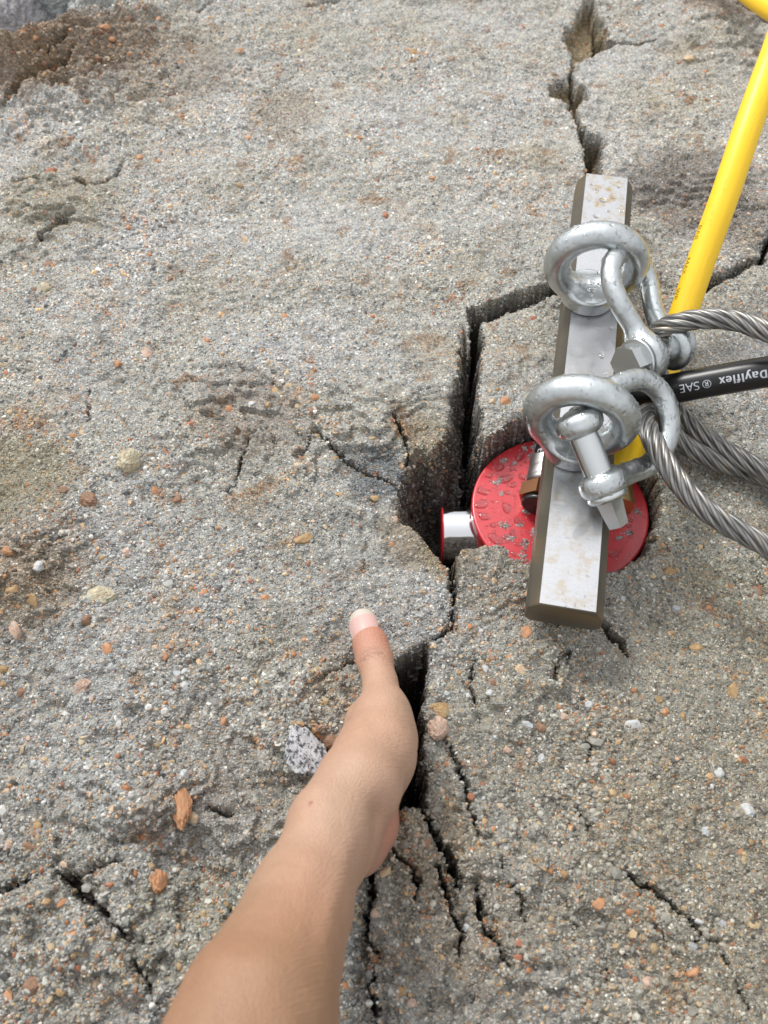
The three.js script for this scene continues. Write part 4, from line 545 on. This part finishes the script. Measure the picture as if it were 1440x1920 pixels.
for (const [[mesh, c, L], base, yellow] of [[yMade, '#f2c520', true], [bMade, '#131315', false]]) {
  const p = mesh.geometry.attributes.position, nn = mesh.geometry.attributes.normal, seg = Math.ceil(L / 0.003), ring = 29, q = V(0, 0, 0), nv = V(0, 0, 0);
  // place round the hose (v) that looks most along dir at u, and whether v grows towards it from below
  const facing = (u, dir) => { let b = 0, bd = -9; const i = Math.round(u * seg); for (let j = 0; j < 28; j++) { nv.fromBufferAttribute(nn, i * ring + j); const d = nv.dot(dir); if (d > bd) { bd = d; b = j; } } return b / 28; };
  const nearest = (px, py, hgt) => { const t = at(px, py, hgt); let b = 0, bd = 9; for (let i = 0; i <= 800; i++) { const d = c.getPointAt(i / 800).distanceTo(t); if (d < bd) { bd = d; b = i / 800; } } return b; };
  mesh.material.map = printed(2048, 256, base, (x, w, h) => {
    const r = rng(4), mm = w / (L * 1000), mv = h / (2 * Math.PI * 9.1);
    for (let i = 0; i < 700; i++) { x.fillStyle = `rgba(${yellow ? (r() < 0.5 ? '255,228,100' : '180,128,10') : (r() < 0.6 ? '60,62,66' : '0,0,0')},${0.04 + 0.08 * r()})`; x.fillRect(r() * w, r() * h, 5 + 80 * r(), 1 + 6 * r()); }
    if (yellow) for (let i = 0; i < 60; i++) { const px = r() * w, py = r() * h, n = 4 + Math.floor(r() * 14); x.fillStyle = `rgba(${r() < 0.6 ? '95,80,45' : '140,135,125'},${0.05 + 0.12 * r()})`; for (let q = 0; q < n; q++) { x.beginPath(); x.ellipse(px + (r() - .5) * 40, py + (r() - .5) * 34, 1 + 7 * r(), 0.6 + 2.4 * r(), r() * 3, 0, 7); x.fill(); } }
    const say = (text, u, hmm, style, font, lean = 0) => {
      const t = c.getTangentAt(u), o = c.getPointAt(u), cam = camera.position.clone().sub(o).normalize(), side = V(0, 0, 0).crossVectors(cam, t).normalize();   // side: left of the running direction as the eye sees it
      const v = facing(u, cam.clone().addScaledVector(side, lean).normalize()), up = facing(u, side), grows = ((up - v + 1.5) % 1) - 0.5 > 0 ? 1 : -1;
      x.save(); x.translate(u * w, (1 - v) * h); x.scale(-mm, -mv * grows); x.scale(0.05, 0.05); x.font = `${font} ${hmm * 20}px sans-serif`; x.fillStyle = style; x.textBaseline = 'middle'; x.fillText(text, 0, 0); x.restore();
    };
    if (yellow) { const k = 'rgba(58,44,6,0.92)'; say('BAR', nearest(1316, 425, 0.06), 5.6, k, 'normal', 1.5); say('MAX', nearest(1293, 484, 0.05), 5.6, k, 'normal', 1.5); say('WP', nearest(1272, 543, 0.037), 5.6, k, 'normal', 1.5); }
    else { const k = 'rgba(200,204,210,0.96)'; say('Daylflex', nearest(1437, 698, 0.062), 6.4, k, 'bold'); say('®', nearest(1338, 715, 0.05), 6.5, k, 'normal'); say('SAE', nearest(1316, 719, 0.046), 6.9, k, 'normal'); say('1', nearest(1266, 729, 0.04), 8, k, 'normal', -0.3); say('SUPE', nearest(1037, 826, 0), 7, k, 'normal', 0.6); }
  });
}
// ---------------------------------------------------------------- the hand and forearm
{
  const who = thing('person', 'bare left forearm and hand, thumb resting on the rock and fingers down in the crack', 'person');
  const J = (px, py, h, r) => [at(px, py, h), r];
  const tip = J(686, 1182, 0.0185, 0.0074), t2 = J(695, 1210, 0.0205, 0.0083), ip = J(702, 1238, 0.023, 0.0085), t3 = J(712, 1282, 0.0275, 0.0081), mcp = J(717, 1335, 0.034, 0.0125), cm = J(708, 1408, 0.043, 0.0165), cmc = J(672, 1474, 0.055, 0.0168);
  const wr = J(622, 1545, 0.066, 0.0164), f1 = J(562, 1690, 0.080, 0.0198), f2 = J(478, 1900, 0.104, 0.0266), f3 = [V(-0.085, 0.16, 0.40), 0.036], f4 = [V(-0.11, 0.20, 0.52), 0.041];
  const down = (j, dx, dy, dz, r) => [j[0].clone().add(V(dx, dy, dz)), r];
  const wr2 = down(wr, 0.0, -0.017, 0.003, 0.0150), f1b = down(f1, -0.001, -0.016, 0.006, 0.0172), f2b = down(f2, 0.002, -0.017, 0.012, 0.025);
  const thumb = [[tip, t2], [t2, ip], [ip, t3], [t3, mcp], [mcp, cm], [cm, cmc], [cmc, wr]], arm = [[wr, f1], [f1, f2], [f2, f3], [f3, f4]], arm2 = [[wr2, f1b], [f1b, f2b], [f2b, f3]];
  const heel = J(690, 1550, 0.022, 0.0114), heel2 = J(668, 1590, 0.026, 0.0098), then = J(727, 1390, 0.028, 0.0122), then2 = J(709, 1440, 0.03, 0.0138);
  const K = [J(697, 1354, 0.005, 0.0106), J(698, 1402, -0.003, 0.0114), J(692, 1450, -0.012, 0.011), J(690, 1500, -0.016, 0.01)];
  const palm = [[cmc, K[0]], [wr2, K[0]], [wr2, K[1]], [wr2, K[2]], [heel2, K[3]], [heel, K[3]], [heel, then2], [then2, then], [then, K[0]], [heel2, wr2], [heel, heel2]];
  const fingers = K.map((k, i) => { const l = [[0.040, 0.024, 0.02], [0.044, 0.027, 0.021], [0.04, 0.025, 0.021], [0.031, 0.019, 0.018]][i], a = k[0], d1 = V(0.10, -0.95, -0.28).normalize(), d2 = V(0.02, -0.9, -0.42).normalize(), d3 = V(0.0, -0.85, -0.5).normalize(), p1 = a.clone().addScaledVector(d1, l[0]), p2 = p1.clone().addScaledVector(d2, l[1]), p3 = p2.clone().addScaledVector(d3, l[2]); const s = [1, 1, 0.97, 0.86][i]; return [[k, [p1, 0.0084 * s]], [[p1, 0.0084 * s], [p2, 0.0076 * s]], [[p2, 0.0076 * s], [p3, 0.0062 * s]]]; });
  const seg = (x, y, z, L, k) => { let d = 1e3; for (const [a, b] of L) { const c = capsule(x, y, z, a[0], b[0], a[1], b[1]); d = d > 100 ? c : smin(d, c, k); } return d; };
  const T = tip[0].clone().sub(ip[0]).normalize(), toCam = camera.position.clone().sub(ip[0]).normalize(), U = toCam.clone().addScaledVector(T, -toCam.dot(T)).normalize(), S = new THREE.Vector3().crossVectors(T, U).normalize();
  U.applyAxisAngle(T, -0.12); S.applyAxisAngle(T, -0.12);
  const crease = (x, y, z) => { // knuckle folds on the back of the thumb
    const dx = x - ip[0].x, dy = y - ip[0].y, dz = z - ip[0].z, t = dx * T.x + dy * T.y + dz * T.z, s = dx * S.x + dy * S.y + dz * S.z, u = dx * U.x + dy * U.y + dz * U.z;
    if (u < 0 || Math.abs(t) > 0.012) return 0; const w = smooth(0.0, 0.005, u) * smooth(0.0085, 0.004, Math.abs(s)); let g = 0;
    for (const [o, b, a] of [[-0.0042, -0.03, 0.7], [-0.0022, 0.02, 1], [0.0004, 0.035, 0.9], [0.0026, 0.045, 0.55], [0.0042, 0.05, 0.3]]) { const q = t - o + b * 1000 * s * s + 0.0003 * n2(s * 400, o * 9000); g += a * Math.exp(-(q * q) / (0.00045 * 0.00045)); } return g * w;
  };
  const ten = [at(690, 1440, 0.062), at(640, 1545, 0.081), at(668, 1500, 0.07), at(600, 1760, 0.105)], pitW = at(682, 1520, 0.062);   // tendons at the wrist and the hollow between them
  const sdf = (x, y, z) => {
    let a = smin(seg(x, y, z, arm, 0.006), seg(x, y, z, arm2, 0.006), 0.012); const th = seg(x, y, z, thumb, 0.005), p = seg(x, y, z, palm, 0.008);
    let d = smin(a, th, 0.010); d = smin(d, p, 0.010);
    if (y < 0.03) { let f = 1e3; for (const c of fingers) f = Math.min(f, seg(x, y, z, c, 0.003)); d = smin(d, f, 0.005); }
    return d + 0.0005 * crease(x, y, z) - 0.0006 * n2(x * 60, z * 60 + y * 40) - 0.0012 * Math.exp(-((capsule(x, y, z, ten[0], ten[1], 0, 0) / 0.0042) ** 2)) - 0.001 * Math.exp(-((capsule(x, y, z, ten[2], ten[3], 0, 0) / 0.004) ** 2)) + 0.005 * Math.exp(-(((x - pitW.x) ** 2 + (y - pitW.y) ** 2 + (z - pitW.z) ** 2) / 0.00011));
  };
  const g = nets(sdf, [-0.19, -0.11, -0.09], [0.06, 0.26, 0.57], 0.00115);
  const p = g.attributes.position, uv = new Float32Array(p.count * 2), moleP = at(582, 1506, 0.0835);
  colorize(g, (x, y, z, o, i) => {
    let r = 0.288, gg = 0.153, b = 0.085; const a = n3(x * 45, y * 45, z * 45 + 7), c = n3(x * 160, y * 160, z * 160 + 3);
    const dT = Math.hypot(x - tip[0].x, y - tip[0].y, z - tip[0].z), pale = smooth(0.14, 0.05, Math.hypot(x - cm[0].x, y - cm[0].y, z - cm[0].z));
    r = lerp(r, 0.43, pale * 0.85); gg = lerp(gg, 0.262, pale * 0.85); b = lerp(b, 0.18, pale * 0.85);
    const red = smooth(0.034, 0.008, dT); r = lerp(r, 0.42, red * 0.85); gg = lerp(gg, 0.185, red * 0.85); b = lerp(b, 0.125, red * 0.85);
    const he = smooth(0.03, 0.012, Math.hypot(x - heel[0].x, y - heel[0].y, z - heel[0].z)); r = lerp(r, 0.38, he); gg = lerp(gg, 0.185, he); b = lerp(b, 0.13, he);
    const kn = smooth(0.017, 0.004, Math.hypot(x - ip[0].x, y - ip[0].y, z - ip[0].z)) * 0.4; r *= 1 - 0.06 * kn; gg *= 1 - 0.2 * kn; b *= 1 - 0.22 * kn;
    const f = n3(x * 520, y * 520, z * 520 + 5), e = n3(x * 22, y * 22, z * 22 + 90), m = 1 + 0.06 * a + 0.05 * c + 0.045 * f - 0.26 * Math.min(1, crease(x, y, z)); const mole = Math.hypot(x - moleP.x, y - moleP.y, z - moleP.z) < 0.0009 + 0.0003 * c ? 0.75 : 1; r *= mole; gg *= mole * mole; b *= mole * mole; r *= 1 + 0.05 * e; gg *= 1 - 0.04 * e; b *= 1 - 0.06 * e; o[0] = r * m; o[1] = gg * m * (1 - 0.02 * a); o[2] = b * m * (1 - 0.03 * a);  // shade of the thumb folds put into the skin colour along the creases
    uv[2 * i] = (x * 0.4 + z) * 20; uv[2 * i + 1] = (x - 0.4 * z + 0.7 * y) * 20;
  });
  g.setAttribute('uv', new THREE.BufferAttribute(uv, 2));
  const pore = tex(512, 512, (i, j, o) => { const u = i / 512, v = j / 512; let s = 0; for (const [f, a] of [[40, 0.5], [80, 0.35], [150, 0.25]]) s += a * n2(u * f + 3, v * f * 1.4 + f); o[0] = o[1] = o[2] = 255 * clamp(0.5 + 0.4 * s); });
  part('arm', g, new THREE.MeshPhysicalMaterial({ vertexColors: true, roughness: 0.52, bumpMap: pore, bumpScale: 0.0005, sheen: 0.25, sheenRoughness: 0.5, sheenColor: lin(1, 0.75, 0.6) }), who);
  // thumb nail
  const NU = 24, NV = 30, pos = [], col = [], idx = [];
  const c0 = tip[0].clone().addScaledVector(T, -0.0096);
  for (let side = 0; side < 2; side++) for (let j = 0; j <= NV; j++) for (let i = 0; i <= NU; i++) {
    const u = i / NU * 2 - 1, v = j / NV, len = 0.0194 - 0.0046 * (1 - Math.sqrt(1 - 0.96 * u * u)), s0 = 0.0016 * u * u, l = s0 + (len - s0) * v, w = lerp(0.0070, 0.0078, smooth(0, 0.5, v)) * (1 - 0.08 * smooth(0.75, 1, v)), ang = u * 0.95;
    const hgt = 0.0089 * Math.cos(ang) - 0.0002 - 0.0018 * v * v - 0.0006 * smooth(0.1, 0, v) - side * 0.0005;
    const q = c0.clone().addScaledVector(T, l).addScaledVector(S, w * Math.sin(ang) / Math.sin(0.95)).addScaledVector(U, hgt); pos.push(q.x, q.y, q.z);
    const free = smooth(0.74, 0.80, v + 0.05 * (1 - u * u) - 0.04), lun = smooth(0.2, 0.08, v + 0.1 * u * u); col.push(lerp(lerp(0.5, 0.56, lun), 0.47, free), lerp(lerp(0.315, 0.42, lun), 0.41, free), lerp(lerp(0.28, 0.39, lun), 0.345, free));
  }
  const st = (NU + 1) * (NV + 1); for (let side = 0; side < 2; side++) for (let j = 0; j < NV; j++) for (let i = 0; i < NU; i++) { const a = side * st + j * (NU + 1) + i, b = a + 1, c = a + NU + 1, d = c + 1; side ? idx.push(a, b, c, b, d, c) : idx.push(a, c, b, b, c, d); }
  for (let i = 0; i < NU; i++) { const a = NV * (NU + 1) + i, b = a + 1; idx.push(a, a + st, b, b, a + st, b + st); } for (let j = 0; j < NV; j++) for (const e of [0, NU]) { const a = j * (NU + 1) + e, b = a + NU + 1; idx.push(a, b, a + st, b, b + st, a + st); }
  const ng = new THREE.BufferGeometry(); ng.setAttribute('position', new THREE.Float32BufferAttribute(pos, 3)); ng.setAttribute('color', new THREE.Float32BufferAttribute(col, 3)); ng.setIndex(idx); ng.computeVertexNormals();
  part('thumb_nail', ng, new THREE.MeshPhysicalMaterial({ vertexColors: true, roughness: 0.3, clearcoat: 0.4, clearcoatRoughness: 0.2, side: THREE.DoubleSide }), who);
}
renderer.setSize(768, 1024);
renderer.render(scene, camera);
